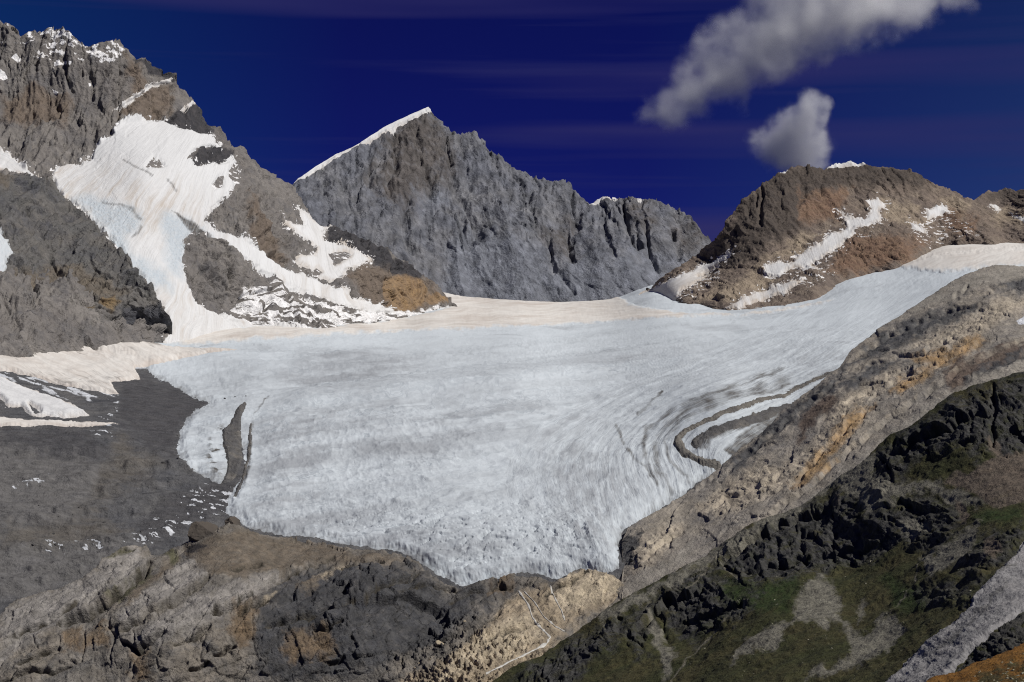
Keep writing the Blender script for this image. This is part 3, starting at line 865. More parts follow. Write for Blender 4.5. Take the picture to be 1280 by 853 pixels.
def ice_attrs(px, py, P, d):
    w = fbm(px / 25, py / 14, 4.4, 3) * .6
    s = psi(px, py)
    a = np.log(np.maximum(s, 1)) * 26 + w
    b = (py * 1.2 + .15 * px) / 26
    firnline = py + .06 * (px - 640)
    dirt = .35 + .5 * sstep(.0, .4, fbm(P[..., 0] / 210, P[..., 1] / 330, .3, 4, .6))
    dirt = dirt + .5 * pmask(px, py, [[(330, 540), (420, 520), (400, 660), (300, 660)], [(360, 640), (480, 650), (560, 720), (330, 672)], [(690, 560), (760, 580), (775, 700), (700, 690)], [(480, 660), (620, 690), (600, 730), (540, 715)]], 30, 10, 40, 2.)
    dirt = dirt + .35 * pmask(px, py, [[(345, 470), (380, 455), (460, 448), (530, 455), (520, 480), (440, 492), (360, 498)]], 14, 8, 20, 7.)
    dirt = dirt - .5 * sstep(470, 400, firnline)
    grit = .8 * lmask(px, py, BANDS, 2., 2.5, 18, 2.) * (.75 + fbm(px / 20, py / 20, 6.1, 4))
    # debris that creeps over the left rim
    rim = sstep(16, 1, d) * sstep(640, 480, px) * sstep(470, 500, py)
    grit = np.maximum(grit, .5 * rim * (fbm(px / 9, py / 6, 3., 4, .6) + .55))
    holes = pmask(px, py, [[(262, 545), (280, 540), (285, 590), (270, 600), (255, 585)]], 8, 4, 14, 2.) * sstep(.05, .25, fbm((px + .4 * py) / 14, py / 5., 6.6, 3))
    grit = np.maximum(grit, holes)
    loop = pmask(px, py, [[(1000, 512), (940, 530), (895, 545), (868, 560), (872, 570), (888, 570), (890, 560), (920, 546), (1000, 522)], [(905, 568), (930, 545), (985, 520), (1010, 560), (930, 590)]], 2.5, 1.6, 10, 5.)
    grit = np.maximum(grit, loop * (.8 + .7 * fbm(px / 16, py / 9, 3.9, 4)))
    margin = pmask(px, py, [[(770, 700), (772, 668), (800, 648), (850, 615), (905, 580), (915, 600), (800, 690)]], 7, 5, 14, 2.)
    grit = np.maximum(grit, .6 * margin * (fbm(px / 8, py / 8, 3.7, 4) + .7))
    grit = np.maximum(grit, .6 * sstep(9, 0, d) * sstep(430, 470, py) * (fbm(px / 9, py / 6, 5.7, 4) + .55))
    foot = sstep(10, 1, d) * sstep(330, 380, px) * sstep(640, 690, py)
    return dict(flow=np.stack([a, b, np.zeros(px.shape, f32)], -1), dirt=np.clip(dirt + .3 * foot, 0, 1.2), ice=.5 * sstep(15, 2, d) * sstep(660, 700, py) * sstep(.0, .2, fbm(px / 12, py / 12, 9., 3)), grit=grit)


LOOP = [(1070, 463), (985, 497), (950, 509), (900, 526), (868, 541), (848, 556), (844, 567), (854, 578), (878, 586), (905, 588), (900, 581), (880, 578), (861, 570), (856, 558), (876, 543), (915, 527), (960, 511), (1070, 471)]
LOOP2 = [(1070, 480), (990, 510), (930, 530), (895, 543), (870, 558), (866, 566), (874, 570), (880, 562), (905, 550), (950, 534), (1000, 515), (1070, 485)]
STRIPD = [(277, 545), (288, 537), (297, 520), (306, 512), (309, 515), (301, 534), (302, 560), (304, 580), (296, 598), (288, 606), (276, 608), (284, 588), (279, 562)]
STRIPD2 = [(311, 540), (315, 535), (313, 575), (305, 604), (298, 622), (290, 628), (300, 604), (309, 575)]


def ice_relief(px, py, P, d):
    X, Y = P[..., 0], P[..., 1]
    s = np.log(np.maximum(psi(px, py), 1)) * 26
    h = 8 * fbm(X / 330, Y / 420, .5, 3) + 1.6 * fbm(s / 1.6, Y / 160, .7, 3)
    # swell where the ice bends over, and the rougher ground above and below it
    dl, sl, al = ldist(px, py, [(330, 512), (400, 503), (480, 496), (560, 491), (660, 480), (780, 462), (900, 450)])
    h = h + 14 * np.exp(-(dl / 13) ** 2) * sstep(0, .15, al) * sstep(1, .6, al) - 8 * np.exp(-((dl - 24) / 14) ** 2) * (sl < 0) * sstep(0, .2, al) * sstep(1, .5, al)
    hatch = pmask(px, py, [[(345, 470), (380, 455), (460, 448), (530, 455), (520, 480), (440, 492), (360, 498)], [(330, 540), (420, 515), (560, 520), (620, 560), (520, 640), (340, 640)], [(560, 440), (700, 425), (860, 430), (700, 460), (600, 470)]], 20, 10, 30, 7.)
    h = h + hatch * 1.6 * (ridged((X + .25 * Y) / 24, (Y - .35 * X) / 60, 2.2, 3, .6) - .5)
    h = h + .8 * (ridged(s / 1.1, Y / 70, 1.3, 3) - .4) * sstep(420, 470, py)
    h = h * (.25 + .75 * sstep(3, 22, d)) + 3 + 9 * sstep(4, 60, d)
    crev = sstep(.62, .8, ridged((X + .3 * Y) / 40, (Y - .2 * X) / 14, 3., 2)) * sstep(610, 690, py) * sstep(800, 700, px) * sstep(8, 22, d)
    return h - 3.0 * crev + 2 * fbm(X / 18, Y / 18, 4., 3) * sstep(600, 680, py)


def ice_thick(px, py):
    t = 2.5 + 0 * px
    return t


glacier = Blanket(ground, [ICE], ice_thick, 12, [], 2.6, 12, 2., ice_relief)
tag(glacier.build('glacier', m_ice, ice_attrs), 'wide pale grey glacier flowing down the valley to a broad tongue', 'glacier', 'structure')

# ------------------------------------------------------------------ firn fields
FIRN = [(190, 428), (230, 420), (330, 408), (420, 412), (470, 404), (540, 392), (560, 385), (545, 360), (700, 374), (770, 370), (800, 385), (860, 396), (930, 397), (1010, 386), (1050, 376), (1030, 388), (960, 400), (860, 405), (780, 408), (700, 413), (600, 419), (520, 423),
        (450, 426), (380, 429), (300, 432), (240, 438)]
FIRN_R = [(1110, 332), (1140, 318), (1165, 300), (1200, 285), (1250, 280), (1500, 270), (1500, 330), (1240, 340), (1190, 346), (1130, 340)]
APRON = [(-60, 395), (0, 408), (20, 424), (33, 440), (35, 420), (42, 416), (70, 432), (66, 421), (85, 424), (120, 440), (100, 405), (97, 388), (130, 410), (165, 432), (150, 416), (148, 406), (180, 428), (215, 440), (300, 444),
         (235, 456), (170, 462), (178, 474), (140, 480), (150, 496), (110, 492), (60, 480), (20, 468), (-60, 458)]
LOWSNOW = [(-60, 462), (0, 472), (30, 485), (70, 498), (105, 512), (112, 520), (85, 524), (40, 522), (25, 510), (0, 508), (-60, 505)]
LOWBAND = [(-60, 508), (0, 520), (30, 524), (80, 528), (130, 528), (150, 531), (110, 534), (30, 533), (-60, 532)]


def firn_dirt(px, py, P, d):
    return np.clip(.5 + 1.1 * fbm(px / 60, py / 9, 1.3, 4, .6), 0, 1)


firn = Blanket(glacier, [FIRN], 2.5, 4, [], 2.4, 18, 4., None, 2.5)
tag(firn.build('snowfield', m_firn, snow_attrs((1, -.06), (3., 60.), firn_dirt, fade=5.)), 'cream coloured snowfield across the pass below the central peak', 'snowfield', 'structure')
firn_r = Blanket(glacier, [FIRN_R], 3, 4, [[(1118, 309), (1128, 311), (1140, 314), (1132, 317)]], 3, 14, 6.)
tag(firn_r.build('snowfield', m_firn, snow_attrs((1, -.3), (4., 60.), lambda px, py, P, d: np.clip(.25 + .8 * fbm(px / 50, py / 12, 2.3, 4), 0, 1), fade=7.)),
    'smooth cream snowfield under the right end of the brown mountain', 'snowfield', 'structure')


class Apron(Massif):
    pass


ap_top = [(-160, 380), (0, 407), (20, 424), (32, 436), (34, 418), (44, 415), (64, 428), (66, 420), (84, 423), (116, 436), (98, 405), (95, 388), (130, 410), (160, 430), (147, 414), (147, 405), (180, 428), (215, 436), (320, 440)]
apron = Blanket(glacier, [APRON], 5, 4, [], 1.2, 12, 8., lambda px, py, P, d: 1.2 * fbm(px / 40, py / 20, 4., 2))
tag(apron.build('snow_apron', m_firn, snow_attrs((1, .45), (5., 60.), lambda px, py, P, d: np.clip(.5 + .9 * fbm(px / 50, py / 14, 5.3, 4), 0, 1),
                grit=lambda px, py, P, d: np.clip(.5 * sstep(.1, .4, fbm((px + py) / 50, (py - .4 * px) / 7, 3.3, 4)) * sstep(470, 440, py) + .6 * sstep(452, 480, py) * (fbm(px / 26, py / 4, 7., 4) + .4), 0, 1))),
    'dirty snow cones fanning out at the foot of the dark buttress', 'snowfield', 'structure')
lows = Blanket(ground, [LOWSNOW], 5, 5, [[(-20, 492), (2, 500), (10, 508), (-20, 506)], [(36, 508), (50, 516), (44, 518)]], 1.6, 12, 9.)
tag(lows.build('snow_patch', m_snow, snow_attrs((1, .35), (6., 60.))), 'bright white snow bank on dark debris at the left edge', 'snow patch', None, 'snow patches on the mountains')
lowb = Blanket(ground, [LOWBAND], 2.5, 3, [], 1.2, 12, 10.)
tag(lowb.build('snow_patch', m_firn, snow_attrs((1, .0), (4., 60.), lambda px, py, P, d: np.full(px.shape, .3, f32))), 'flat thin snow band bordering the dark moraine plain', 'snow patch', None, 'snow patches on the mountains')


# ------------------------------------------------------------------ moraine plain
def ground_attrs(px, py, P):
    tan = .85 * pmask(px, py, [[(140, 540), (180, 560), (200, 590), (190, 610), (150, 610), (100, 640), (60, 660), (20, 665), (80, 625), (130, 590)], [(0, 660), (60, 640), (140, 640), (160, 665), (80, 680), (0, 690)]], 26, 18, 40, 2.)
    dark = pmask(px, py, [[(0, 535), (110, 535), (140, 570), (90, 575), (0, 560)], [(150, 475), (220, 480), (262, 505), (225, 530), (215, 580), (150, 530)], [(170, 655), (210, 620), (290, 605), (300, 630), (250, 650), (180, 690)]], 14, 10, 30, 5.)
    ll = pmask(px, py, [[(-20, 545), (110, 560), (130, 600), (90, 650), (-20, 650)], [(-20, 690), (160, 680), (150, 700), (60, 740), (-20, 760)]], 12, 10, 30, 7.)
    n = fbm((px + .6 * py) / 16, (py - .22 * px) / 3.2, 5.5, 4, .65)
    ridge_ice = pmask(px, py, [[(140, 680), (200, 640), (230, 615), (290, 600), (296, 625), (285, 640), (230, 660), (160, 695)], [(0, 605), (50, 595), (80, 590), (50, 605), (0, 615)], [(50, 675), (130, 672), (160, 682), (60, 690)],
                               [(110, 530), (125, 520), (135, 505), (150, 500), (152, 512), (140, 530), (150, 550), (120, 550)]], 6, 5, 16, 3.) * sstep(.13, .3, n)
    apr = pmask(px, py, [[(-20, 455), (60, 465), (130, 478), (145, 495), (100, 500), (-20, 470)]], 8, 6, 20, 3.) * sstep(-.05, .2, fbm(px / 24, (py - .3 * px) / 4, 8.8, 4))
    fir = sstep(470, 455, py) * sstep(-.1, .1, fbm(px / 24, py / 4, 8.8, 4))
    return dict(tan=tan, dark=dark, light=ll, frost=np.clip(ridge_ice + apr + fir, 0, 1))


m_ground = earth('moraine_debris', [(.088, .089, .094), (.118, .116, .115), (.062, .064, .071)], 1.15,
                 [('tan', (.125, .112, .095), (.108, .10, .09), .5), ('light', (.135, .13, .125), (.115, .112, .112), .4), ('dark', (.062, .062, .067), (.08, .078, .08), .35), ('frost', (.60, .62, .65), (.48, .50, .52), .15)], tone=.6, bump=.9, grain=(.4, 1, 1))
tag(ground.build('moraine_ground', m_ground, -190, 1480, ground_attrs, back=(900, .35), step=STEP * 1.15), 'grey brown moraine plain of fine debris left of the glacier', 'ground', 'structure')
zero = lambda px: np.zeros(px.shape, f32)
m_mor = earth('moraine_grit', [(.15, .14, .125), (.18, .166, .145), (.12, .114, .106)], 1.15, [('dark', (.085, .084, .086), (.105, .102, .10), .4)], tone=.55)
def mor_attr(dk):
    return lambda px, py, P, d: dict(dark=np.clip(dk + .9 * fbm(px / 16, py / 8, 4.4, 4), 0, 1))
loopb = Blanket(glacier, [LOOP], 3.0, 4, [], 1.8, 14, 21., lambda px, py, P, d: 1.5 * fbm(P[..., 0] / 30, P[..., 1] / 30, .4, 4))
tag(loopb.build('moraine', m_mor, mor_attr(.1)), 'brown hooked debris band curling on the ice beside the right hillside', 'moraine', 'structure')
loop2 = Blanket(glacier, [LOOP2], 2.2, 4, [], 2.2, 12, 24.)
tag(loop2.build('moraine', m_mor, mor_attr(.8)), 'slate dark debris band nested inside the brown hooked band on the ice', 'moraine', 'structure')
stripb = Blanket(glacier, [STRIPD], 3.0, 3, [], 1.6, 9, 22.)
tag(stripb.build('moraine', m_mor, mor_attr(.75)), 'dark tapering debris strip lying on the left side of the ice tongue', 'moraine', 'structure')
strip2 = Blanket(glacier, [STRIPD2], 2.0, 3, [], 1.6, 7, 23.)
tag(strip2.build('moraine', m_mor, mor_attr(.7)), 'thin dark debris thread right of the tapering debris strip on the ice', 'moraine', 'structure')
# ================================================================== the right-hand ridge
rr_top = [(560, 900), (640, 840), (690, 790), (740, 750), (770, 722), (778, 700), (776, 680), (784, 662), (800, 650), (830, 634), (856, 617), (880, 600), (905, 580), (925, 562), (945, 546), (965, 530), (985, 508), (1005, 492),
          (1030, 474), (1050, 458), (1062, 440), (1085, 421), (1110, 404), (1135, 388), (1160, 371), (1185, 355), (1205, 344), (1225, 336), (1245, 332), (1265, 331.5), (1290, 333), (1340, 340), (1480, 360)]
rr_base = [(560, 950), (640, 900), (700, 850), (780, 790), (860, 740), (920, 700), (1000, 665), (1100, 600), (1200, 540), (1290, 510), (1480, 470)]
RR = Depth([(770, 722, 1985), (778, 680, 2040), (800, 650, 2085), (860, 614, 2150), (945, 546, 2230), (1005, 492, 2300), (1060, 442, 2380), (1135, 388, 2480), (1205, 344, 2560), (1265, 331, 2560), (1480, 360, 2500),
            (690, 790, 1920), (640, 840, 1880), (560, 900, 1830), (780, 745, 1915), (860, 690, 1960), (930, 640, 1990), (1000, 600, 2010), (1100, 540, 2040), (1200, 470, 2090), (1280, 430, 2130), (1280, 380, 2300), (1150, 440, 2240), (1050, 500, 2180), (950, 580, 2120),
            (700, 850, 1800), (860, 740, 1860), (1000, 665, 1880), (1100, 600, 1900), (1290, 510, 1930), (1480, 470, 1930)], 2e-4)
DIP = math.tan(math.radians(35))
RR_SCREE = [[(860, 735), (900, 700), (960, 655), (1020, 612), (1075, 570), (1120, 535), (1160, 505), (1220, 470), (1300, 440), (1300, 520), (1100, 610), (950, 690)],
            [(1120, 400), (1160, 370), (1210, 343), (1265, 333), (1300, 335), (1300, 350), (1240, 352), (1200, 368), (1160, 385)], [(780, 725), (830, 700), (870, 675), (860, 700), (790, 750)]]
RR_OCHRE = [[(988, 606), (1004, 590), (1022, 571), (1030, 558), (1043, 543), (1058, 522), (1074, 511), (1092, 508), (1080, 522), (1065, 541), (1050, 556), (1036, 580), (1016, 596), (998, 607)],
            [(1112, 490), (1128, 472), (1146, 466), (1172, 456), (1164, 470), (1142, 480), (1126, 494)], [(1136, 447), (1168, 440), (1196, 436), (1222, 421), (1230, 424), (1220, 434), (1195, 448), (1178, 456), (1150, 452)]]
RR_CREAM = [[(870, 642), (884, 622), (902, 606), (926, 592), (958, 579), (988, 588), (976, 610), (946, 622), (924, 634), (898, 642)], [(796, 694), (803, 676), (826, 657), (850, 656), (852, 664), (836, 682), (812, 706), (792, 712)],
            [(1030, 520), (1052, 500), (1085, 478), (1120, 462), (1128, 470), (1100, 490), (1072, 508), (1052, 528), (1034, 540)], [(1140, 432), (1180, 412), (1226, 385), (1250, 374), (1290, 372), (1270, 392), (1240, 408), (1216, 424), (1180, 436)], [(980, 585), (1012, 560), (1030, 540), (1040, 545), (1020, 570), (990, 600)]]
RR_DARK = [[(1058, 458), (1075, 440), (1100, 424), (1130, 405), (1172, 388), (1232, 376), (1236, 382), (1190, 398), (1160, 415), (1130, 428), (1100, 445)], [(1240, 356), (1262, 348), (1300, 344), (1300, 366), (1262, 364)], [(1192, 370), (1212, 356), (1210, 362), (1196, 372)],
           [(905, 584), (945, 548), (990, 510), (1030, 478), (1058, 460), (1040, 486), (1000, 520), (960, 556), (920, 590)], [(1050, 480), (1090, 456), (1130, 452), (1110, 466), (1060, 492)], [(1200, 480), (1230, 455), (1300, 432), (1300, 452), (1240, 470)], [(776, 700), (778, 676), (790, 664), (804, 672), (798, 700), (786, 712)]]
RR_LEDGE = [(870, 722), (910, 680), (962, 640), (1012, 602), (1060, 560), (1110, 520), (1160, 484), (1210, 452), (1290, 420)]


def bed(P, L, dip, lam, seed, warp=1.):
    """tilted beds: sawtooth ledges along the bedding"""
    X, Y, Z = P[..., 0] / L, P[..., 1] / L, P[..., 2] / L
    t = (Z - dip * X) * math.cos(math.atan(dip)) + warp * lam * (1.1 * fbm(X / 70, Y / 70, Z / 70 + seed, 3) + .35 * fbm(X / 16, Y / 16, Z / 16 + seed, 3))
    # uneven bed thickness
    t = t + lam * .8 * perlin(t / (lam * 3.1), seed, .3)
    u = t / lam
    fr = u - np.floor(u)
    hard = .5 + .5 * perlin(np.floor(u) * 7.31 + .5, X / 90, seed)      # some beds stand out more
    return (fr ** 1.6 - .45 - .9 * sstep(.86, 1., fr)) * hard, fr, np.floor(u)


def bedco(P, L, dip):
    c, n = math.cos(math.atan(dip)), math.sin(math.atan(dip))
    X, Y, Z = P[..., 0] / L, P[..., 1] / L, P[..., 2] / L
    w = 5 * fbm(X / 60, Y / 60, Z / 60, 4, .55)
    w2 = 1.2 * fbm(X / 10, Y / 10, Z / 10, 3)
    return X * c + Z * n + w2, Z * c - X * n + w + w2


RR_LED = [([(1062, 452), (1090, 430), (1130, 410), (1180, 390), (1236, 378)], 5, 8, 7), ([(1075, 462), (1110, 448), (1150, 440), (1180, 425)], 4, 8, 6), ([(1240, 362), (1265, 356), (1300, 352)], 5, 6, 6), ([(1192, 372), (1212, 358)], 4, 5, 5), ([(1100, 486), (1130, 470), (1165, 455), (1200, 440), (1232, 422)], 4, 7, 6),
          ([(985, 610), (1010, 582), (1035, 555), (1060, 525), (1095, 505)], 4, 7, 7), ([(880, 640), (905, 622), (950, 606), (980, 590)], 4, 6, 6), ([(862, 722), (910, 682), (962, 642), (1012, 604), (1060, 562), (1110, 522), (1160, 486), (1215, 450), (1290, 420)], 5, 6, 7), ([(800, 702), (828, 676), (852, 660)], 4, 5, 6),
          ([(905, 590), (950, 552), (1000, 512), (1050, 470)], 4, 7, 6), ([(870, 610), (900, 590)], 3, 5, 5), ([(1180, 486), (1230, 462), (1290, 438)], 4, 6, 6), ([(940, 628), (990, 600), (1020, 575)], 3, 5, 5), ([(1020, 530), (1060, 500), (1100, 480)], 3, 5, 5)]


def rr_relief(px, py, P):
    L = 1.08
    sc = pmask(px, py, RR_SCREE, 6, 5, 20, 2.)
    b1, _, _ = bed(P, L, DIP, 16., 1.); b2, _, _ = bed(P, L, DIP, 6., 2.)
    q, t = bedco(P, L, DIP)
    Yl = P[..., 1] / L
    h = rock(P, L, 12., ribs=0, rough=.5, lean=.6, stretch=2) + L * (3.0 * b1 + 1.2 * b2 + 5.5 * facets(q / 46, Yl / 60, t / 13, 1, 1.2) + 2.2 * facets(q / 20, Yl / 26, t / 6.5, 2, 1.2) + 1.3 * (ridged(q / 14, Yl / 20, t / 4, 4, .55) - .4))
    cr = pmask(px, py, RR_CREAM + [[(880, 640), (1000, 560), (1090, 480), (1240, 385), (1220, 430), (1100, 510), (1000, 600), (900, 650)]], 6, 5, 14, 8.)
    h = h * (.7 + .3 * cr) + cr * (6 * facets(q / 13, Yl / 13, t / 9, 4, 1.3) + 1.6 * (ridged(q / 7, Yl / 7, t / 4, 3) - .4)) * L * .5
    d, s, al = ldist(px + 4 * fbm(px / 20, py / 20, 2., 3), py, RR_LEDGE)
    led = sstep(16, 0, d) * (s < 0) * sstep(.0, .2, al) * (.5 + .5 * fbm(px / 30, py / 30, 4.4, 2) * 2)
    dk = pmask(px, py, RR_DARK, 6, 4, 14, 3.)
    # rolled moraine blocks by the ice edge
    return (.42 * h * (1 - .8 * sc) + .35 * sc * rock(P, L, 13., ribs=.15, rough=.5, lean=.8, stretch=3)) + .65 * ledges(px, py, RR_LED, L) + dk * 2.5 * L * (ridged(P[..., 0] / 26, P[..., 1] / 30, (P[..., 2] - .3 * P[..., 0]) / 8, 3) - .3)


def rr_attr(px, py, P):
    b, fr, u = bed(P, 1.08, DIP, 11., 4.)
    return dict(scree=pmask(px, py, RR_SCREE, 7, 5, 22, 2.), ochre=pmask(px, py, RR_OCHRE, 10, 6, 14, 3.), cream=np.maximum(pmask(px, py, RR_CREAM, 12, 6, 12, 4.), .75 * lmask(px, py, [(RR_LEDGE, 2.)], 2., 1.5, 8, 3.) * (.5 + fbm(px / 7, py / 7, 2., 3))), dark=pmask(px, py, RR_DARK, 10, 8, 16, 5.),
                frost=pmask(px, py, [[(1270, 402), (1290, 388), (1290, 400), (1276, 406)]], 1.5, 1.5, 6, 4.),
                brown=pmask(px, py, [[(1180, 460), (1230, 440), (1280, 425), (1280, 450), (1230, 470), (1190, 490)], [(1000, 560), (1020, 530), (1050, 500), (1030, 490), (1000, 520)]], 8, 8, 20, 6.))


m_rr = earth('layered_hillside', [(.285, .26, .226), (.34, .303, .25), (.205, .193, .182)], 1.08,
             [('brown', (.18, .135, .105), (.155, .125, .105), .35), ('dark', (.085, .085, .09), (.12, .118, .115), .35), ('scree', (.36, .33, .28), (.30, .278, .242), .3),
              ('cream', (.54, .47, .36), (.34, .295, .24), .42), ('ochre', (.45, .28, .125), (.37, .27, .165), .45), ('frost', (.75, .77, .8), (.6, .62, .66), .15)], tone=.42, bump=.6, strata=(-.57, .82, 12., .6))
ridge = Massif(rr_top, rr_base, RR, rr_relief, 1.6, 12., 31.)
tag(ridge.build('hillside', m_rr, 560, 1470, rr_attr, back=(450, .75)), 'long layered hillside with orange and cream rock bands right of the glacier', 'hillside', 'structure')

# ================================================================== rock step below the glacier
fc_top = [(-160, 800), (-60, 785), (0, 768), (20, 752), (45, 742), (70, 736), (96, 724), (112, 716), (126, 703), (140, 690), (152, 682), (166, 679), (182, 682), (190, 690), (205, 690), (222, 684), (232, 676), (240, 672), (248, 668), (258, 665), (268, 662), (276, 658),
          (286, 656), (300, 657), (306, 660), (312, 663), (330, 666), (352, 672), (380, 675), (420, 683), (460, 687), (500, 693), (522, 704), (545, 722), (560, 731), (580, 735), (600, 730), (628, 722), (650, 718), (668, 720), (690, 727), (706, 722), (716, 712), (730, 709), (750, 716), (768, 718),
          (780, 728), (784, 745), (800, 770), (840, 830), (880, 900)]
fc_base = [(-160, 900), (880, 905)]
FC = Depth([(-160, 790, 1880), (0, 768, 1890), (100, 722, 1960), (150, 683, 2030), (215, 686, 2040), (262, 650, 2080), (300, 645, 2090), (350, 672, 2095), (430, 684, 2070), (500, 694, 2045), (560, 731, 1975), (640, 720, 1985), (720, 711, 1985), (780, 728, 1950), (840, 830, 1880), (880, 900, 1860),
            (-160, 900, 1740), (0, 870, 1750), (0, 820, 1800), (80, 780, 1850), (160, 740, 1890), (240, 710, 1950), (320, 700, 1990), (400, 705, 2010), (330, 740, 1900), (200, 790, 1800), (120, 830, 1790), (300, 790, 1820), (420, 730, 1930), (460, 760, 1860), (400, 850, 1790), (300, 880, 1770), (200, 900, 1740),
            (500, 720, 1950), (520, 780, 1880), (500, 830, 1800), (480, 900, 1760), (600, 770, 1890), (640, 760, 1915), (700, 755, 1910), (680, 800, 1830), (600, 820, 1790), (560, 860, 1740), (740, 770, 1890), (640, 900, 1700), (760, 850, 1800)], 2e-4)
DIPF = math.tan(math.radians(29))
FC_TAN = [[(500, 853), (560, 825), (600, 790), (625, 760), (650, 738), (690, 735), (712, 722), (735, 712), (775, 722), (782, 742), (760, 758), (720, 775), (700, 800), (680, 822), (640, 840), (600, 880), (480, 880)]]
FC_SOIL = [[(235, 690), (262, 668), (300, 662), (340, 670), (400, 682), (460, 690), (505, 698), (480, 705), (400, 700), (350, 712), (300, 722), (260, 716), (240, 700)], [(160, 740), (205, 700), (225, 694), (215, 712), (190, 732), (150, 762)], [(370, 730), (400, 720), (405, 726), (380, 740)]]
FC_DARK = [[(345, 730), (400, 700), (470, 700), (530, 712), (570, 738), (650, 724), (640, 742), (600, 765), (575, 790), (540, 810), (480, 830), (420, 853), (330, 853), (310, 780), (330, 750)]]
FC_PALE = [[(0, 770), (60, 738), (110, 718), (130, 700), (160, 682), (184, 692), (180, 712), (120, 752), (60, 790), (0, 820)], [(145, 765), (175, 740), (205, 718), (235, 704), (262, 715), (230, 740), (180, 770), (160, 790)], [(165, 790), (240, 745), (320, 720), (350, 720), (300, 760), (240, 790), (180, 805)]]


FC_LED = [([(72, 778), (85, 768), (108, 762), (140, 742), (162, 725), (180, 710), (187, 700)], 9, 9, 7), ([(150, 786), (160, 780), (175, 770), (210, 750), (250, 726), (262, 716)], 5, 8, 5), ([(150, 800), (172, 812), (190, 797), (206, 789)], 6, 8, 5),
          ([(215, 803), (240, 792), (264, 781)], 5, 8, 5), ([(262, 768), (283, 760), (300, 745), (316, 737)], 8, 9, 6), ([(297, 763), (316, 753), (336, 747)], 7, 5, 5), ([(330, 783), (358, 775), (381, 767), (412, 758), (442, 749)], 5, 9, 5),
          ([(268, 819), (292, 807)], 5, 6, 5), ([(388, 785), (407, 782), (430, 775)], 4, 6, 4), ([(236, 837), (262, 828)], 5, 6, 5), ([(405, 830), (430, 817)], 4, 6, 5), ([(455, 743), (475, 729), (501, 721), (522, 715)], 6, 8, 6), ([(0, 800), (30, 784), (70, 770), (110, 742)], 3, 9, 5),
          ([(20, 830), (60, 812), (74, 806)], 4, 7, 5), ([(0, 850), (40, 838), (90, 830)], 4, 7, 5), ([(420, 710), (450, 700), (480, 700)], 3, 6, 4), ([(500, 735), (540, 728), (570, 735)], 4, 6, 5), ([(560, 750), (600, 738), (640, 730)], 4, 6, 5), ([(680, 742), (712, 724), (735, 714)], 3, 6, 4),
          ([(540, 800), (570, 790), (600, 776), (625, 762)], 5, 6, 5), ([(600, 800), (640, 784), (670, 778)], 4, 5, 4), ([(340, 722), (380, 708), (420, 692)], 2.5, 6, 4), ([(290, 712), (330, 700)], 2.5, 5, 4)]
FC_JOINT = [([(136, 768), (140, 802), (137, 832)], 2.6, 7), ([(165, 785), (167, 815), (164, 853)], 3, 8), ([(102, 786), (104, 812), (100, 826)], 2.6, 7), ([(73, 794), (74, 814)], 2.2, 5), ([(157, 761), (160, 778)], 2, 5), ([(262, 745), (266, 760)], 2, 4), ([(200, 800), (198, 840)], 2, 4),
            ([(318, 755), (314, 790), (318, 815)], 2.5, 5), ([(350, 780), (346, 815)], 2, 4), ([(385, 770), (383, 800)], 2, 3), ([(255, 790), (250, 830)], 2.2, 5), ([(40, 790), (48, 815)], 2, 4), ([(120, 732), (124, 745)], 1.6, 3), ([(205, 722), (212, 738)], 1.6, 3), ([(176, 738), (184, 752)], 1.6, 3)]


WATER = [([(648, 737), (660, 755), (666, 772), (678, 786), (688, 795), (684, 803), (660, 815), (630, 830), (606, 842)], 1.9), ([(655, 738), (668, 752), (680, 770), (694, 782), (706, 788)], 1.2), ([(688, 732), (694, 748), (702, 762), (706, 775)], 1.4)]


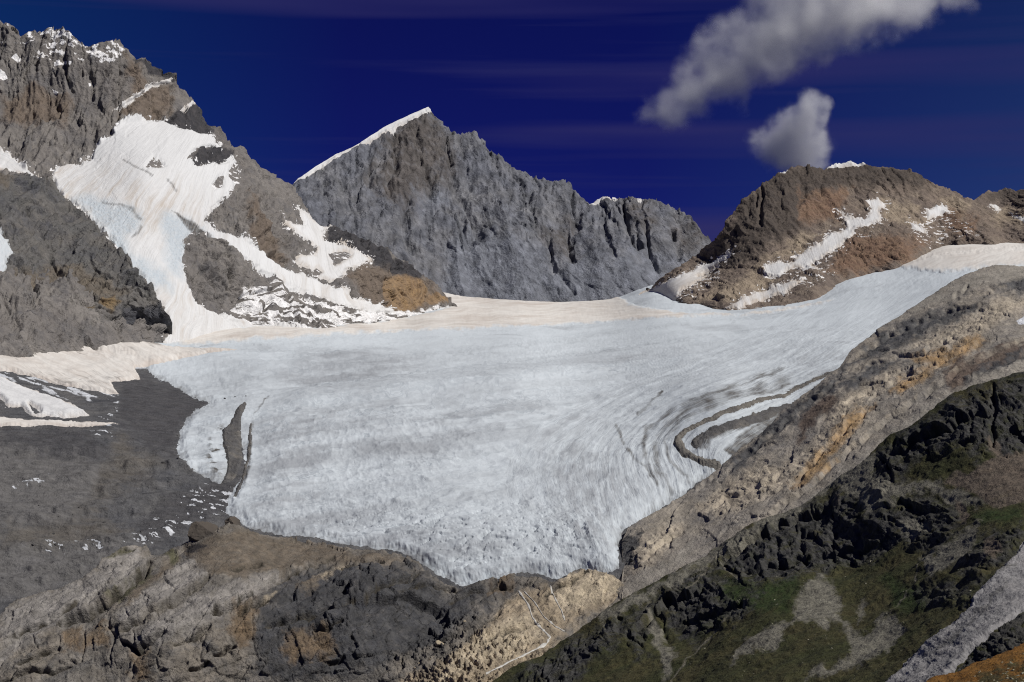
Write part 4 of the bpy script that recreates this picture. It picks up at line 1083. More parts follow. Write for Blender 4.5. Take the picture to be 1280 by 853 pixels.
def fc_relief(px, py, P):
    L = .96
    b1, fr, u = bed(P, L, DIPF, 22., 5., .7); b2, _, _ = bed(P, L, DIPF, 8., 6., .8)
    soil = pmask(px, py, FC_SOIL, 5, 4, 16, 2.); tan = pmask(px, py, FC_TAN, 8, 6, 18, 3.)
    X, Y, Z = P[..., 0] / L, P[..., 1] / L, P[..., 2] / L
    # joints across the beds
    q = X + .5 * Z + 5 * fbm(X / 30, Y / 30, Z / 30, 3)
    j = perlin(q / 17, u * 3.7 + .5, .5)
    joint = sstep(.07, 0, np.abs(j))
    qb, t = bedco(P, L, DIPF)
    steep = pmask(px, py, FC_DARK + [[(160, 800), (330, 750), (330, 860), (160, 860)]], 20, 8, 20, 9.)
    h = rock(P, L, 14., ribs=.1, rough=.22, lean=-.1, stretch=2.2) + L * (3.6 * b1 + 2.2 * b2 - 1.0 * joint * (.4 + .6 * (fr > .3)) + 5 * facets(qb / 70, Y / 90, t / 22, 1, 1.2) + 2.4 * facets(qb / 30, Y / 34, t / 10, 2, 1.2) + 1.0 * (ridged(qb / 22, Y / 22, t / 4.5, 4, .55) - .4)
                                                                          + steep * 3 * facets(qb / 22, Y / 60, (t + .5 * qb) / 46, 7, 1.2))
    kc = facets(X / 7, Y / 7, Z / 6, 8, 1.4)
    talus = pmask(px, py, [[(500, 853), (560, 810), (600, 785), (680, 800), (690, 815), (640, 845), (590, 880), (480, 880)], [(470, 830), (540, 780), (600, 765), (610, 790), (560, 820)]], 8, 6, 16, 6.)
    h = h * (1 - .75 * soil) * (1 - .6 * tan) + talus * L * (kc * 4.5 + 2.2 * facets(X / 3, Y / 3, Z / 2.5, 9)) + tan * L * (2.2 * (ridged(X / 12, Y / 20, (Z - .5 * X) / 5, 3) - .4) + 2.6 * facets(qb / 30, Y / 22, t / 9, 10, 1.2))
    # deep recess under the right end of the cliff
    rec = pmask(px, py, [[(441, 752), (470, 740), (510, 742), (560, 760), (560, 790), (520, 815), (470, 828), (428, 822), (436, 800), (441, 775)]], 2.2, 1.2, 12, 8.)
    knob = pmask(px, py, [[(224, 690), (246, 656), (258, 650), (278, 662), (278, 678), (250, 690)]], 4, 2, 8, 3.)
    wet = lmask(px, py, [w[0] for w in WATER], 4.)
    h = h * (1 - .85 * wet) - 1.6 * wet
    return h + gullies(px, py, FC_JOINT, .6 * L) + ledges(px, py, FC_LED, 1.25 * L, .9) - 15 * rec * sstep(830, 745, py)


def fc_attr(px, py, P):
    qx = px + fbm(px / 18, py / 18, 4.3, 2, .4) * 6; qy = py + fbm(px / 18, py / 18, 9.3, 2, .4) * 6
    seam_shade = .85 * lmask(qx, qy - 1.6, [(l[0], 1.3 + .12 * l[1]) for l in FC_LED], 2.) * (.75 + .9 * fbm(px / 12, py / 12, 1.9, 3))  # under-ledge shade put into the colour, a dark line below each bed edge
    return dict(seam_shade=seam_shade, tan=pmask(px, py, FC_TAN, 9, 9, 22, 3.), soil=pmask(px, py, FC_SOIL, 6, 7, 18, 2.), dark=pmask(px, py, FC_DARK, 26, 14, 28, 5.), pale=pmask(px, py, FC_PALE, 12, 8, 20, 6.),
                ochre=.9 * pmask(px, py, [[(290, 760), (318, 748), (318, 790), (300, 815), (286, 790)], [(75, 790), (100, 785), (102, 812), (78, 815)], [(165, 815), (185, 812), (185, 853), (166, 853)], [(104, 790), (135, 780), (135, 805), (106, 812)], [(355, 790), (410, 780), (420, 820), (360, 830)], [(640, 790), (660, 770), (675, 780), (650, 800)], [(620, 722), (640, 718), (640, 735), (615, 740)]], 12, 8, 14, 7.),
                cream=pmask(px, py, [[(690, 745), (712, 722), (735, 711), (776, 720), (780, 735), (760, 748), (720, 762), (700, 760)], [(600, 795), (640, 770), (670, 765), (680, 790), (640, 820), (580, 840), (560, 853), (540, 853)], [(325, 752), (350, 738), (345, 746)], [(398, 718), (432, 698), (436, 700), (402, 722)]], 7, 7, 16, 8.),
                green=pmask(px, py, [[(130, 745), (170, 722), (190, 705), (188, 718), (150, 748)], [(128, 702), (148, 685), (170, 682), (140, 700)], [(205, 690), (225, 690), (215, 705)]], 5, 5, 14, 9.), black=.8 * pmask(px, py, [[(224, 690), (236, 678), (262, 682), (252, 690)]], 4, 3, 10, 2.))


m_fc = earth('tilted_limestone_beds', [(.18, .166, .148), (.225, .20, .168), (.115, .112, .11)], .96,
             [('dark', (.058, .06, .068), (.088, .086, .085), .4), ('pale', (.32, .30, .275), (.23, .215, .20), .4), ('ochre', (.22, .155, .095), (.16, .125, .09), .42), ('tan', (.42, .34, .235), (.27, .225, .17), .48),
              ('cream', (.58, .495, .36), (.38, .32, .24), .45), ('soil', (.185, .15, .112), (.15, .132, .11), .42), ('green', (.10, .10, .06), (.13, .12, .08), .35), ('seam_shade', (.05, .045, .036), (.075, .066, .052), .3), ('black', (.03, .03, .032), (.055, .05, .05), .25)], tone=.6, strata=(-.48, .87, 9., .65))
step_ = Massif(fc_top, fc_base, FC, fc_relief, 1.2, 12., 41.)
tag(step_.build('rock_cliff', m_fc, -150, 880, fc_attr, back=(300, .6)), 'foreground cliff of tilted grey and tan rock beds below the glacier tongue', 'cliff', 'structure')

# ================================================================== green hillside
gh_top = [(520, 930), (560, 890), (600, 862), (640, 835), (680, 818), (706, 800), (730, 780), (756, 766), (790, 742), (820, 727), (850, 712), (880, 695), (900, 678), (930, 660), (965, 645), (1000, 632), (1030, 612), (1050, 598), (1075, 582), (1095, 560), (1112, 546), (1140, 531), (1160, 515), (1180, 500), (1200, 488), (1240, 474), (1290, 462), (1350, 440), (1480, 420)]
gh_base = [(520, 940), (1480, 940)]
GH = Depth([(560, 890, 1560), (640, 835, 1600), (706, 800, 1640), (790, 742, 1680), (880, 695, 1720), (930, 660, 1740), (1000, 632, 1740), (1050, 598, 1740), (1112, 546, 1730), (1180, 500, 1710), (1290, 462, 1680), (1480, 420, 1650),
            (560, 940, 1480), (700, 853, 1500), (760, 800, 1560), (800, 853, 1400), (860, 790, 1530), (850, 740, 1620), (920, 720, 1600), (960, 690, 1640), (1000, 720, 1520), (1060, 640, 1640), (1060, 715, 1500), (1100, 600, 1640), (1150, 600, 1580), (1110, 645, 1540), (1150, 690, 1400), (1200, 540, 1600), (1250, 590, 1480), (1290, 560, 1520),
            (1280, 640, 1320), (1200, 660, 1380), (1020, 760, 1370), (940, 780, 1400), (900, 853, 1240), (1000, 853, 1130), (1080, 800, 1200), (1100, 853, 1030), (1180, 740, 1190), (1250, 690, 1200), (1180, 800, 1050), (1280, 730, 1100), (1480, 600, 1400), (1200, 940, 800), (900, 940, 1050)], 3e-4)
GH_ROCK = [[(862, 720), (885, 700), (905, 682), (932, 664), (962, 648), (1000, 637), (1032, 614), (1050, 606), (1068, 630), (1085, 650), (1110, 632), (1140, 624), (1172, 628), (1192, 638), (1196, 656), (1180, 680), (1150, 690), (1120, 676), (1090, 700), (1050, 716), (1010, 716), (975, 724), (945, 732), (925, 728), (905, 714), (890, 712)],
           [(1086, 612), (1090, 585), (1100, 562), (1122, 545), (1145, 531), (1180, 503), (1215, 486), (1260, 470), (1320, 450), (1320, 570), (1260, 575), (1245, 560), (1230, 575), (1215, 560), (1190, 560), (1160, 570), (1130, 575), (1118, 600), (1100, 618)],
           [(780, 800), (800, 768), (830, 735), (870, 715), (890, 722), (905, 740), (938, 752), (925, 768), (900, 780), (860, 795), (845, 785), (830, 765), (812, 770), (815, 800), (800, 820)], [(640, 845), (700, 812), (760, 775), (800, 755), (780, 790), (740, 830), (690, 870)], [(1195, 710), (1225, 680), (1275, 660), (1290, 670), (1250, 700), (1225, 725)], [(1140, 738), (1170, 730), (1215, 740), (1212, 755), (1160, 752)]]
GH_BARE = [[(750, 772), (790, 745), (850, 714), (900, 680), (965, 647), (1000, 634), (1000, 644), (965, 660), (905, 694), (855, 724), (800, 756), (756, 782)], [(993, 775), (995, 748), (1004, 729), (1022, 721), (1038, 727), (1050, 745), (1052, 758), (1046, 768), (1056, 782), (1070, 792), (1090, 788), (1104, 774), (1112, 766), (1120, 776), (1136, 786), (1120, 812), (1090, 828), (1050, 842), (1010, 850), (1008, 840), (1044, 830), (1062, 818), (1062, 800), (1052, 782), (1036, 776), (1030, 789), (1012, 778)], [(1000, 772), (985, 788), (968, 810), (945, 812), (912, 832), (918, 816), (944, 794), (972, 780)],
           [(1046, 606), (1080, 594), (1110, 598), (1140, 604), (1170, 603), (1200, 612), (1232, 628), (1200, 634), (1166, 616), (1132, 618), (1108, 632), (1085, 648), (1066, 628)], [(930, 668), (990, 628), (1040, 590), (1096, 564), (1092, 590), (1085, 610), (1050, 606), (1010, 630), (960, 650)], [(1120, 650), (1140, 648), (1165, 662), (1150, 668), (1128, 664)], [(1130, 660), (1150, 656), (1160, 664)],
           [(760, 770), (800, 745), (850, 720), (870, 714), (900, 690), (885, 712), (840, 730), (800, 760)], [(806, 762), (812, 760), (830, 800), (845, 822), (842, 840), (828, 850), (826, 820), (815, 795)], [(1070, 780), (1076, 750), (1082, 748), (1080, 770)], [(1150, 700), (1190, 680), (1210, 660), (1230, 655), (1200, 700), (1160, 720)]]
GH_PINK = [[(1180, 604), (1196, 590), (1215, 590), (1232, 576), (1300, 560), (1300, 625), (1240, 632), (1210, 614)], [(1236, 545), (1244, 548), (1252, 568), (1244, 574), (1238, 562)], [(1192, 622), (1202, 624), (1208, 640), (1208, 658), (1200, 652), (1199, 638)], [(1224, 690), (1232, 674), (1246, 672), (1250, 688), (1240, 698)], [(1046, 622), (1052, 622), (1050, 634), (1046, 636)]]


greenhill_top = poly_line(gh_top)


def gh_relief(px, py, P):
    L = .8
    rk = pmask(px, py, GH_ROCK, 8, 6, 18, 2.)
    X, Y, Z = P[..., 0] / L, P[..., 1] / L, P[..., 2] / L
    h = rk * (rock(P, L, 22., ribs=1.0, rough=.4, lean=.15, stretch=4.2) * (.35 + .65 * sstep(0, 22, py - greenhill_top(px))))
    h = h + (1 - rk) * L * (8 * fbm(X / 60, Y / 60, Z / 60, 5, .55) + .8 * fbm(X / 7, Y / 7, Z / 7, 3) + 1.4 * (ridged((X + .7 * Z) / 24, Y / 60, Z / 60, 2) - .4))
    g = [([(1241, 478), (1242, 520), (1240, 560)], 4, 7), ([(1205, 500), (1215, 540)], 5, 3), ([(1122, 548), (1112, 580), (1112, 606)], 5, 4), ([(1150, 533), (1165, 570)], 5, 3), ([(1290, 480), (1275, 540)], 5, 4), ([(818, 762), (830, 785), (838, 805)], 6, 4), ([(940, 690), (950, 720)], 6, 4), ([(1000, 660), (1006, 705)], 6, 5), ([(970, 670), (975, 710)], 5, 4), ([(1040, 660), (1042, 700)], 6, 5), ([(1075, 660), (1072, 700)], 5, 4), ([(1110, 660), (1105, 690)], 5, 4)]
    led = [([(900, 700), (940, 672), (1000, 645), (1040, 632)], 7, 8, 10), ([(930, 715), (980, 700), (1050, 690), (1100, 678)], 5, 8, 8), ([(1090, 632), (1130, 626), (1180, 640)], 5, 7, 8), ([(1110, 570), (1150, 545), (1200, 520), (1240, 512)], 8, 8, 10), ([(790, 790), (830, 752), (880, 735)], 8, 7, 10), ([(850, 780), (900, 762), (930, 752)], 4, 6, 6), ([(1200, 555), (1240, 540), (1290, 530)], 4, 7, 7)]
    return h + gullies(px, py, g, L) + ledges(px, py, led, L) * (.4 + .6 * rk)


def gh_attr(px, py, P):
    tufts = fbm(P[..., 0] / 16, P[..., 1] / 16, P[..., 2] / 12, 4, .65)
    rk = pmask(px, py, GH_ROCK, 18, 17, 30, 2.)
    bare = pmask(px, py, GH_BARE, 7, 8, 18, 3.)
    speck = (1 - rk) * sstep(.38, .5, tufts) * sstep(700, 780, py + .2 * (px - 900))
    return dict(rock=rk * (1 - .5 * sstep(.05, .3, tufts)), bare=np.maximum(bare, .9 * speck), pink=pmask(px, py, GH_PINK, 4, 4, 12, 4.),
                lush=pmask(px, py, [[(900, 730), (960, 728), (995, 720), (992, 760), (960, 770), (910, 760), (895, 745)], [(1100, 720), (1150, 735), (1160, 760), (1120, 765)], [(1215, 640), (1270, 630), (1280, 650), (1230, 655)]], 10, 8, 24, 6.),
                path=.62 * lmask(px, py, [([(936, 745), (910, 772), (880, 800), (856, 828), (838, 853)], 1.3), ([(1148, 705), (1142, 728), (1130, 748), (1112, 770)], 1.2), ([(880, 690), (900, 702), (908, 712), (925, 726)], 1.5), ([(896, 694), (884, 714), (860, 738), (840, 756)], 1.5)], 1.3, .8, 9, 5.))


m_gh = earth('alpine_turf', [(.042, .045, .019), (.06, .054, .025), (.028, .031, .016)], .8,
             [('lush', (.026, .044, .013), (.036, .043, .017), .35), ('rock', (.026, .027, .028), (.072, .07, .066), .5), ('bare', (.18, .17, .138), (.135, .128, .104), .36), ('pink', (.145, .115, .09), (.095, .08, .064), .42), ('path', (.19, .17, .13), (.15, .14, .11), .3)], tone=.65, grain=(1, 1, .45))
greenhill = Massif(gh_top, gh_base, GH, gh_relief, 1.2, 12., 51.)
tag(greenhill.build('grassy_hillside', m_gh, 520, 1470, gh_attr, back=(150, .9)), 'dark green hillside with black crags and bare scree at lower right', 'hillside', 'structure')

# grey stone chute
CHUTE = [(1095, 870), (1108, 850), (1130, 828), (1160, 803), (1190, 780), (1216, 757), (1220, 742), (1238, 725), (1260, 700), (1290, 668), (1300, 660), (1300, 755), (1275, 768), (1240, 795), (1212, 818), (1195, 840), (1180, 870)]
chute = Blanket(greenhill, [CHUTE], 2.5, 5, [], 1.8, 12, 61., lambda px, py, P, d: 1.2 * fbm(P[..., 0] / 25, P[..., 1] / 25, .5, 4) + .45 * ridged(P[..., 0] / 2.2, P[..., 1] / 3.5, P[..., 2] / 2, 2))
m_chute = earth('grey_scree', [(.21, .205, .205), (.26, .25, .245), (.16, .158, .16)], .55,
                [('pale', (.30, .29, .285), (.25, .245, .245), .35), ('dark', (.12, .118, .115), (.15, .145, .14), .35)], tone=.5, bump=.8)
tag(chute.build('scree_chute', m_chute, lambda px, py, P, d: dict(
    pale=pmask(px, py, [[(1108, 853), (1140, 822), (1210, 765), (1225, 742), (1280, 680), (1290, 690), (1240, 745), (1180, 800), (1140, 853)]], 8, 5, 14, 2.),
    dark=pmask(px, py, [[(1150, 830), (1200, 790), (1260, 735), (1250, 750), (1180, 815)], [(1240, 725), (1275, 700), (1270, 712)]], 6, 6, 14, 5.))), 'pale grey stone chute slanting down the lower right corner', 'scree', 'structure')

# dark crag and the rusty knoll in the corner
kn_top = [(1120, 900), (1150, 866), (1160, 850), (1176, 846), (1200, 838), (1216, 828), (1236, 822), (1256, 814), (1280, 803), (1310, 795), (1480, 780)]
KN = Depth([(1160, 850, 300), (1216, 828, 310), (1280, 803, 320), (1480, 780, 320), (1160, 940, 230), (1280, 853, 262), (1480, 853, 255), (1280, 940, 205), (1480, 1000, 190), (1120, 1000, 200), (1280, 1100, 160)])
cg_top = [(1180, 868), (1200, 838), (1212, 818), (1225, 806), (1245, 792), (1262, 780), (1280, 768), (1320, 745), (1480, 690)]
CG = Depth([(1200, 838, 640), (1245, 792, 665), (1280, 768, 680), (1480, 690, 700), (1280, 840, 600), (1200, 880, 590), (1480, 860, 600)])
crag = Massif(cg_top, [(1170, 885), (1480, 885)], CG, lambda px, py, P: rock(P, .33, 71., ribs=.9, rough=1.1, lean=.3, stretch=2., block=.5), 1.5, 8., 71.)
m_crag = earth('black_crag', [(.045, .045, .042), (.065, .062, .055), (.03, .03, .03)], .33, [('moss', (.035, .042, .016), (.05, .048, .025), .35)], tone=.7)
tag(crag.build('rock_crag', m_crag, 1178, 1470, lambda px, py, P: dict(moss=sstep(.0, .4, fbm(px / 14, py / 9, 4., 4))), back=(60, .9)), 'black rock crag between the grey stone chute and the rusty knoll', 'crag', 'structure')
knoll = Massif(kn_top, [(1110, 1050), (1480, 1050)], KN, lambda px, py, P: .15 * (6 * fbm(P[..., 0] / 8, P[..., 1] / 8, .3, 4) + 3 * fbm(P[..., 0] / 1.6, P[..., 1] / 1.6, P[..., 2], 3)), 1.2, 10., 81.)
m_knoll = earth('rusty_heath', [(.16, .075, .018), (.20, .10, .025), (.09, .05, .018)], .15,
                [('dark', (.05, .045, .02), (.075, .06, .025), .35)], tone=.7)
tag(knoll.build('heath_knoll', m_knoll, 1110, 1470, lambda px, py, P: dict(dark=np.clip(sstep(4, 26, py - knoll.t0(px)) * 1.0 * (.6 + 1.2 * fbm(px / 16, py / 8, 4.4, 4)), 0, 1)), back=(40, .8)), 'rust orange heath knoll in the lower right corner', 'knoll', 'structure')

# ------------------------------------------------------------------ single stones
def stone_mesh(seed, sx, sy, sz, sub=3, cuts=9, rough=.05):
    rng = np.random.RandomState(seed)
    import bmesh
    bm = bmesh.new()
    bmesh.ops.create_icosphere(bm, subdivisions=sub, radius=1.)
    V = np.array([v.co[:] for v in bm.verts])
    for _ in range(cuts):                       # split faces of a broken block
        n = rng.normal(size=3); n /= np.linalg.norm(n)
        d = rng.uniform(.42, .8)
        t = V @ n
        V = V - np.maximum(t - d, 0)[:, None] * n
    V = V + rough * fbm(V[:, 0] * 2 + seed, V[:, 1] * 2, V[:, 2] * 2, 4)[:, None] * V + (rough > .1) * .09 * ridged(V[:, 0] * 4 + seed, V[:, 1] * 4, V[:, 2] * 4, 3)[:, None] * V
    V[:, 2] += .2
    V *= (sx, sy, sz)
    for v, c in zip(bm.verts, V): v.co = c
    me = bpy.data.meshes.new('boulder'); bm.to_mesh(me); bm.free()
    return me


def stone_mat(name, a, b, L):
    k = NT(name)
    c = k.mix(k.rng(k.noise(L, 5, .65), .38, .62), a, b)
    c = k.mix(k.rng(k.noise(L * .3, 4, .7), .58, .66, 0, .7), c, tuple(q * .45 for q in a))
    return k.finish(c, k.noise(L * .25, 5, .7), L * .15)


m_stone = [stone_mat('lichen_stone', (.30, .28, .20), (.22, .215, .17), .6), stone_mat('tan_stone', (.36, .30, .21), (.27, .23, .17), 4.), stone_mat('dark_stone', (.05, .05, .05), (.085, .08, .078), 6.)]
meshes = [[stone_mesh(10 * j + i, 1, .8, .62) for i in range(5)] for j in range(3)]
for j in range(3):
    for me in meshes[j]: me.materials.append(m_stone[j])


def stone(host, px, py, size, j, label, group, rng):
    P, N = host.at(np.array([[float(px)]]), np.array([[float(py)]]))
    o = bpy.data.objects.new('boulder', meshes[j][rng.randint(5)]); COL.objects.link(o)
    o.location = Vector(P[0, 0]) - Vector((0, 0, size * .12))
    o.rotation_euler = (rng.uniform(-.3, .3), rng.uniform(-.3, .3), rng.uniform(0, 6.3))
    o.scale = Vector((1, 1, 1)) * size * .5
    return tag(o, label, 'boulder', None, group)


from mathutils import Vector
rng = np.random.RandomState(3)
for i in range(120):
    px, py = rng.uniform(1165, 1300), rng.uniform(815, 870)
    if py < knoll.t0(px) + 8 + rng.uniform(0, 14) or (px < 1215 and rng.rand() < .5): continue
    stone(knoll, px, py, rng.choice([.5, .7, .9, 1.3], p=[.35, .35, .2, .1]), 0, 'pale lichened boulder lying in rusty heath at lower right', 'pale boulders on the rusty knoll', rng)
for i in range(85):
    t = rng.rand()
    px, py = 500 + 190 * t + rng.normal() * 14, 845 - 60 * t + rng.normal() * 16
    stone(step_, px, py, rng.uniform(2, 5.5), 1, 'tan talus boulder below the broken rock step', 'tan boulders under the rock step', rng)
for i in range(110):
    px, py = rng.uniform(840, 1270), rng.uniform(700, 860)
    if sdf(np.array([px]), np.array([py]), CHUTE)[0] > -6: continue
    stone(greenhill, px, py, 1.1 + 2.6 * rng.rand() ** 3, 0, 'pale boulder scattered on the dark green slope', 'boulders on the green slope', rng)
for i in range(46):
    px, py = rng.uniform(4, 270), rng.uniform(545, 690)
    if py > 700 - .35 * max(px - 120, 0) - 8: continue
    stone(ground, px, py, 2.2 + 6 * rng.rand() ** 3, 2, 'dark boulder lying on the grey brown moraine plain', 'boulders on the moraine plain', rng)
for px, py, s, l in [(780, 672, 12, 'uppermost dark boulder at the right edge of the ice tongue'), (789, 683, 13, 'largest dark boulder in the cluster beside the ice tongue'), (786, 695, 11, 'dark boulder low in the cluster beside the ice tongue'),
                     (797, 664, 9, 'dark boulder on the slope above the ice edge cluster')]:
    stone(ridge, px + 4, py + 4, s, 2, l, 'dark boulders at the ice edge', rng)
for px, py, s, l in [(281, 503, 7, 'leftmost small dark boulder on the pale ice near the debris'), (294, 502, 5, 'middle one of the small dark boulders on the pale ice'), (308, 503, 6, 'rightmost small dark boulder on the pale ice')]:
    stone(glacier, px, py, s, 2, l, 'dark boulders on the ice', rng)
for px, py, s, l in [(551, 806, 15, 'grey angular block resting under the dark cliff'), (612, 800, 13, 'tan block standing upright in the broken rock step'), (600, 812, 10, 'small block leaning below the tan rock step')]:
    stone(step_, px, py, s, 1, l, 'blocks below the cliff', rng)

m_knob = stone_mat('brown_knob_stone', (.095, .08, .066), (.05, .046, .042), 8.)
def knob(px, py, Y, size, seed, label, rot, squash):
    me = stone_mesh(seed, 1, .9, squash, 6, 16, .16); me.materials.append(m_knob)
    for p in me.polygons: p.use_smooth = True
    o = bpy.data.objects.new('rock_knob', me); COL.objects.link(o)
    o.location = Vector(pt(float(px), float(py), float(Y))); o.rotation_euler = (0, 0, rot); o.scale = (size * .5,) * 3
    tag(o, label, 'rock')


knob(254, 676, 2050, 46, 77, 'big dark rock knob standing on the brown crest of the foreground cliff', .6, .95)
knob(290, 657, 2075, 34, 78, 'smaller brown rock knob right of the big dark knob on the crest', 2.1, .7)
knob(236, 687, 2040, 22, 79, 'low dark rock lump at the left foot of the big dark knob', 1.2, .6)

# ------------------------------------------------------------------ meltwater
def stream(host, line, width, name, label, mat):
    p = np.asarray(line, float)
    t = np.linspace(0, len(p) - 1, 60 * (len(p) - 1))
    x = np.interp(t, range(len(p)), p[:, 0]); y = np.interp(t, range(len(p)), p[:, 1])
    x = x + .9 * fbm(t * 1.1, 3.3, .2, 3); y = y + .6 * fbm(t * 1.7, 8.3, .2, 3)
    dx, dy = np.gradient(x), np.gradient(y); n = np.hypot(dx, dy) + 1e-9
    u = np.linspace(-1, 1, 5)[:, None]
    w = width * (.35 + 1.6 * np.abs(fbm(t * 2.2, 1.1, 2.2, 3)))
    X, Y = x - dy / n * w * u, y + dx / n * w * u
    P, N = host.at(X, Y)
    ker = np.ones(9) / 9
    Pp = np.pad(P, ((0, 0), (4, 4), (0, 0)), mode='edge')
    P = np.stack([np.stack([np.convolve(Pp[i, :, j], ker, 'valid') for j in range(3)], -1) for i in range(5)])
    P = P + N * (.9 - .6 * u * u)[..., None]
    o = mesh_obj(name, P.reshape(-1, 3), grid_quads(5, len(t)), mat)
    return tag(o, label, 'stream', 'structure' if name == 'stream' else None)


k = NT('meltwater'); m_water = k.finish(k.mix(k.rng(k.noise(3., 5, .7), .4, .6), (.52, .51, .48), (.36, .35, .32)), k.noise(2., 5, .7), .15, rough=.5, spec=.3)
for (ln, wd), lb in zip(WATER, ['broadest pale waterfall running down the tan rock step into the gorge', 'slim waterfall branch beside the broadest one on the tan step', 'short rightmost waterfall streak on the cream rock step']):
    stream(step_, ln, wd, 'waterfall', lb, m_water)
# ================================================================== clouds
def cloud(name, lobes, Y, label, dens, seed, size, thin):
    """one body of fair-weather vapour: overlapping puffs merged into one closed hull, filled with uneven vapour"""
    import bmesh
    m = 1. / F * Y
    mb = bpy.data.metaballs.new(name); mb.resolution = 60; mb.render_resolution = 60; mb.threshold = .1
    bm = bmesh.new()
    o = None
    cx = np.mean([l[0] for l in lobes]); cy = np.mean([l[1] for l in lobes])
    org = Vector(((cx - CX) * m, Y, (CY - cy) * m))
    for (x, y, r) in [l[:3] for l in lobes]:
        e = mb.elements.new(); e.co = ((x - cx) * m, 0, (cy - y) * m); e.radius = r * m * 1.6
    tmp = bpy.data.objects.new('tmp', mb); COL.objects.link(tmp)
    dg = bpy.context.evaluated_depsgraph_get()
    me = bpy.data.meshes.new_from_object(tmp.evaluated_get(dg))
    bpy.data.objects.remove(tmp); bpy.data.metaballs.remove(mb)
    me.name = name
    o = bpy.data.objects.new(name, me); COL.objects.link(o); o.location = org
    mat = bpy.data.materials.new(name + '_vapour'); mat.use_nodes = True
    t = mat.node_tree; t.nodes.clear()
    k = NT.__new__(NT); k.m, k.t = mat, t
    k.co = k.n('ShaderNodeTexCoord').outputs['Object']
    # density: soft fall-off from each puff's middle, torn by noise
    wob = k.n('ShaderNodeTexNoise'); wob.inputs['Scale'].default_value = 1; wob.inputs['Detail'].default_value = 4
    k.link(k.scale(k.co, (1 / (size * 1.2),) * 3), wob.inputs['Vector'])
    off = k.n('ShaderNodeVectorMath', operation='SUBTRACT'); k.link(wob.outputs['Color'], off.inputs[0]); off.inputs[1].default_value = (.5, .5, .5)
    sc = k.n('ShaderNodeVectorMath', operation='SCALE'); k.link(off.outputs[0], sc.inputs[0]); sc.inputs['Scale'].default_value = size * 1.5
    ad = k.n('ShaderNodeVectorMath', operation='ADD'); k.link(k.co, ad.inputs[0]); k.link(sc.outputs[0], ad.inputs[1])
    field = None
    for l in lobes:
        x, y, r = l[:3]
        wgt = l[3] if len(l) > 3 else 1.
        d = k.n('ShaderNodeVectorMath', operation='DISTANCE'); k.link(ad.outputs[0], d.inputs[0])
        d.inputs[1].default_value = ((x - cx) * m, 0, (cy - y) * m)
        f = k.rng(d.outputs['Value'], r * m * 1.15, 0, 0, wgt)
        field = f if field is None else k.math('MAXIMUM', field, f)
    n = k.noise(size * .9, 7, .62)
    v = k.math('ADD', field, k.math('MULTIPLY', k.math('SUBTRACT', n, .5), 1.7))
    v = k.math('MULTIPLY', k.rng(v, thin, thin + 1.0), k.rng(field, .0, .25))
    pv = k.n('ShaderNodeVolumePrincipled')
    pv.inputs['Color'].default_value = (.99, .995, 1, 1); pv.inputs['Anisotropy'].default_value = 0.
    k.link(k.math('MULTIPLY', k.math('POWER', v, 1.5), dens), pv.inputs['Density'])
    out = k.n('ShaderNodeOutputMaterial'); t.links.new(pv.outputs[0], out.inputs['Volume'])
    mat.cycles.volume_sampling = 'DISTANCE'
    me.materials.append(mat)
    return tag(o, label, 'cloud')


cloud('cloud', [(815, 138, 26, .5), (838, 132, 36, .62), (870, 112, 46, .85), (905, 88, 52), (940, 62, 58), (975, 40, 62), (1010, 22, 62), (1050, 8, 60), (1090, 0, 55), (1130, 2, 42), (1160, 4, 36, .8), (1195, -4, 34, .6), (1000, -20, 60), (1060, -40, 60)], 11000.,
      'long torn grey white cloud slanting up to the top edge of the sky', .0115, 1, 260., .05)
cloud('cloud', [(1012, 138, 26), (1003, 155, 32), (990, 172, 36), (975, 184, 34), (1004, 188, 36), (960, 180, 26, .8), (1020, 180, 26, .7)], 11500.,
      'small wedge shaped grey cloud just above the brown mountain summit', .015, 5, 140., -.03)


# ================================================================== low ground under everything, and the air
fx = np.linspace(-8800, 8800, 60); fy = np.linspace(-1800, 9900, 60)
gx, gy = np.meshgrid(fx, fy)
gz = -640 + 30 * fbm(gx / 900, gy / 900, .3, 4)
tag(mesh_obj('valley_bottom', np.stack([gx, gy, gz], -1).reshape(-1, 3), grid_quads(60, 60), m_ground), 'low stony valley bottom beneath the rock step and hillsides', 'ground', 'structure')
# ================================================================== light, sky, camera
SUN_EL, SUN_AZ = math.radians(51), math.radians(111)     # azimuth from straight ahead, negative to the left
w = bpy.data.worlds.new('World'); scene.world = w; w.use_nodes = True
nt = w.node_tree; nt.nodes.clear()
sky = nt.nodes.new('ShaderNodeTexSky'); sky.sky_type = 'NISHITA'; sky.sun_disc = False
sky.sun_elevation = SUN_EL; sky.sun_rotation = SUN_AZ
sky.altitude = 3000; sky.air_density = .8; sky.dust_density = .1; sky.ozone_density = 4.
bg = nt.nodes.new('ShaderNodeBackground'); bg.inputs['Strength'].default_value = .08
out = nt.nodes.new('ShaderNodeOutputWorld')
def wmix(mode, fac, a, b):
    n = nt.nodes.new('ShaderNodeMix'); n.data_type = 'RGBA'; n.blend_type = mode
    for v, i in ((fac, 'Factor'), (a, 'A'), (b, 'B')):
        if isinstance(v, (tuple, float, int)): n.inputs[i].default_value = v
        else: nt.links.new(v, n.inputs[i])
    return n.outputs['Result']


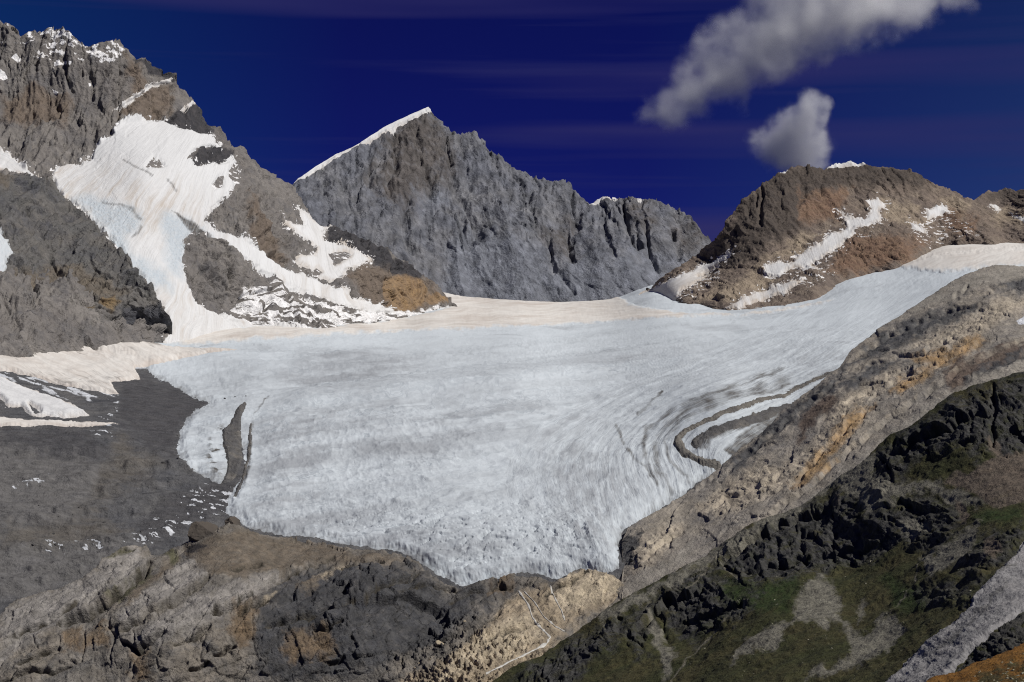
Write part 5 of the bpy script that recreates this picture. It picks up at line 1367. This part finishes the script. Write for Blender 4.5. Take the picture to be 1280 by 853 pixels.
tc = nt.nodes.new('ShaderNodeTexCoord')
def wnoise(sc, detail, rough, off=0.):
    m = nt.nodes.new('ShaderNodeMapping'); m.inputs['Scale'].default_value = sc; m.inputs['Location'].default_value = (off, off * 2, off * .7)
    nt.links.new(tc.outputs['Generated'], m.inputs['Vector'])
    n = nt.nodes.new('ShaderNodeTexNoise'); n.inputs['Scale'].default_value = 1; n.inputs['Detail'].default_value = detail; n.inputs['Roughness'].default_value = rough
    nt.links.new(m.outputs[0], n.inputs['Vector'])
    return n.outputs['Fac']
def wrng(v, a, b, c, d):
    n = nt.nodes.new('ShaderNodeMapRange'); nt.links.new(v, n.inputs[0])
    for i, q in enumerate((a, b, c, d)): n.inputs[i + 1].default_value = q
    return n.outputs[0]


sx = nt.nodes.new('ShaderNodeSeparateXYZ'); nt.links.new(tc.outputs['Generated'], sx.inputs[0])
deep = wmix('MULTIPLY', 1., sky.outputs[0], (.037, .036, .25, 1))
west = wmix('MULTIPLY', 1., sky.outputs[0], (.036, .14, .33, 1))
east = wmix('MULTIPLY', 1., sky.outputs[0], (.085, .12, .30, 1))
deep = wmix('MIX', wrng(sx.outputs[0], -.10, -.36, 0., 1.), deep, west)
deep = wmix('MIX', wrng(sx.outputs[0], .08, .32, 0., 1.), deep, east)
# thin high veils, drawn out along the horizon
veil = wmix('MIX', wrng(wnoise((1.3, 1.3, 30.), 3, .5, 3.1), .45, .68, 0., .95), deep, (.36, .34, 1.5, 1))
veil = wmix('MIX', wrng(wnoise((2.2, 2.2, 75.), 4, .6, 7.7), .55, .75, 0., .3), veil, (.38, .40, 1.55, 1))
cnode = veil
nt.links.new(cnode, bg.inputs['Color'])
nt.links.new(bg.outputs[0], out.inputs['Surface'])

sd = bpy.data.lights.new('sun', 'SUN'); sd.energy = 4.3; sd.angle = math.radians(.53); sd.color = (1, .965, .92)
so = bpy.data.objects.new('sun', sd); COL.objects.link(so)
from mathutils import Vector
dirv = Vector((math.sin(SUN_AZ) * math.cos(SUN_EL), math.cos(SUN_AZ) * math.cos(SUN_EL), math.sin(SUN_EL)))
so.rotation_euler = dirv.to_track_quat('Z', 'Y').to_euler()
so.location = dirv * 4000

cd = bpy.data.cameras.new('camera'); cd.sensor_width = 36; cd.lens = 36 * F / 1280.
cd.clip_start = 1; cd.clip_end = 80000
co = bpy.data.objects.new('camera', cd); COL.objects.link(co)
co.rotation_euler = (math.radians(90), 0, 0)
scene.camera = co
vs = scene.view_settings
vs.view_transform = 'Standard'; vs.look = 'None'; vs.exposure = 0; vs.gamma = 1
scene.cycles.max_bounces = 9; scene.cycles.diffuse_bounces = 3; scene.cycles.glossy_bounces = 1
scene.cycles.volume_bounces = 4
scene.cycles.volume_max_steps = 128
scene.cycles.use_denoising = True
scene.cycles.denoising_prefilter = 'NONE'
scene.cycles.use_adaptive_sampling = False
scene.cycles.filter_width = 1.1
scene.cycles.sample_clamp_indirect = 3
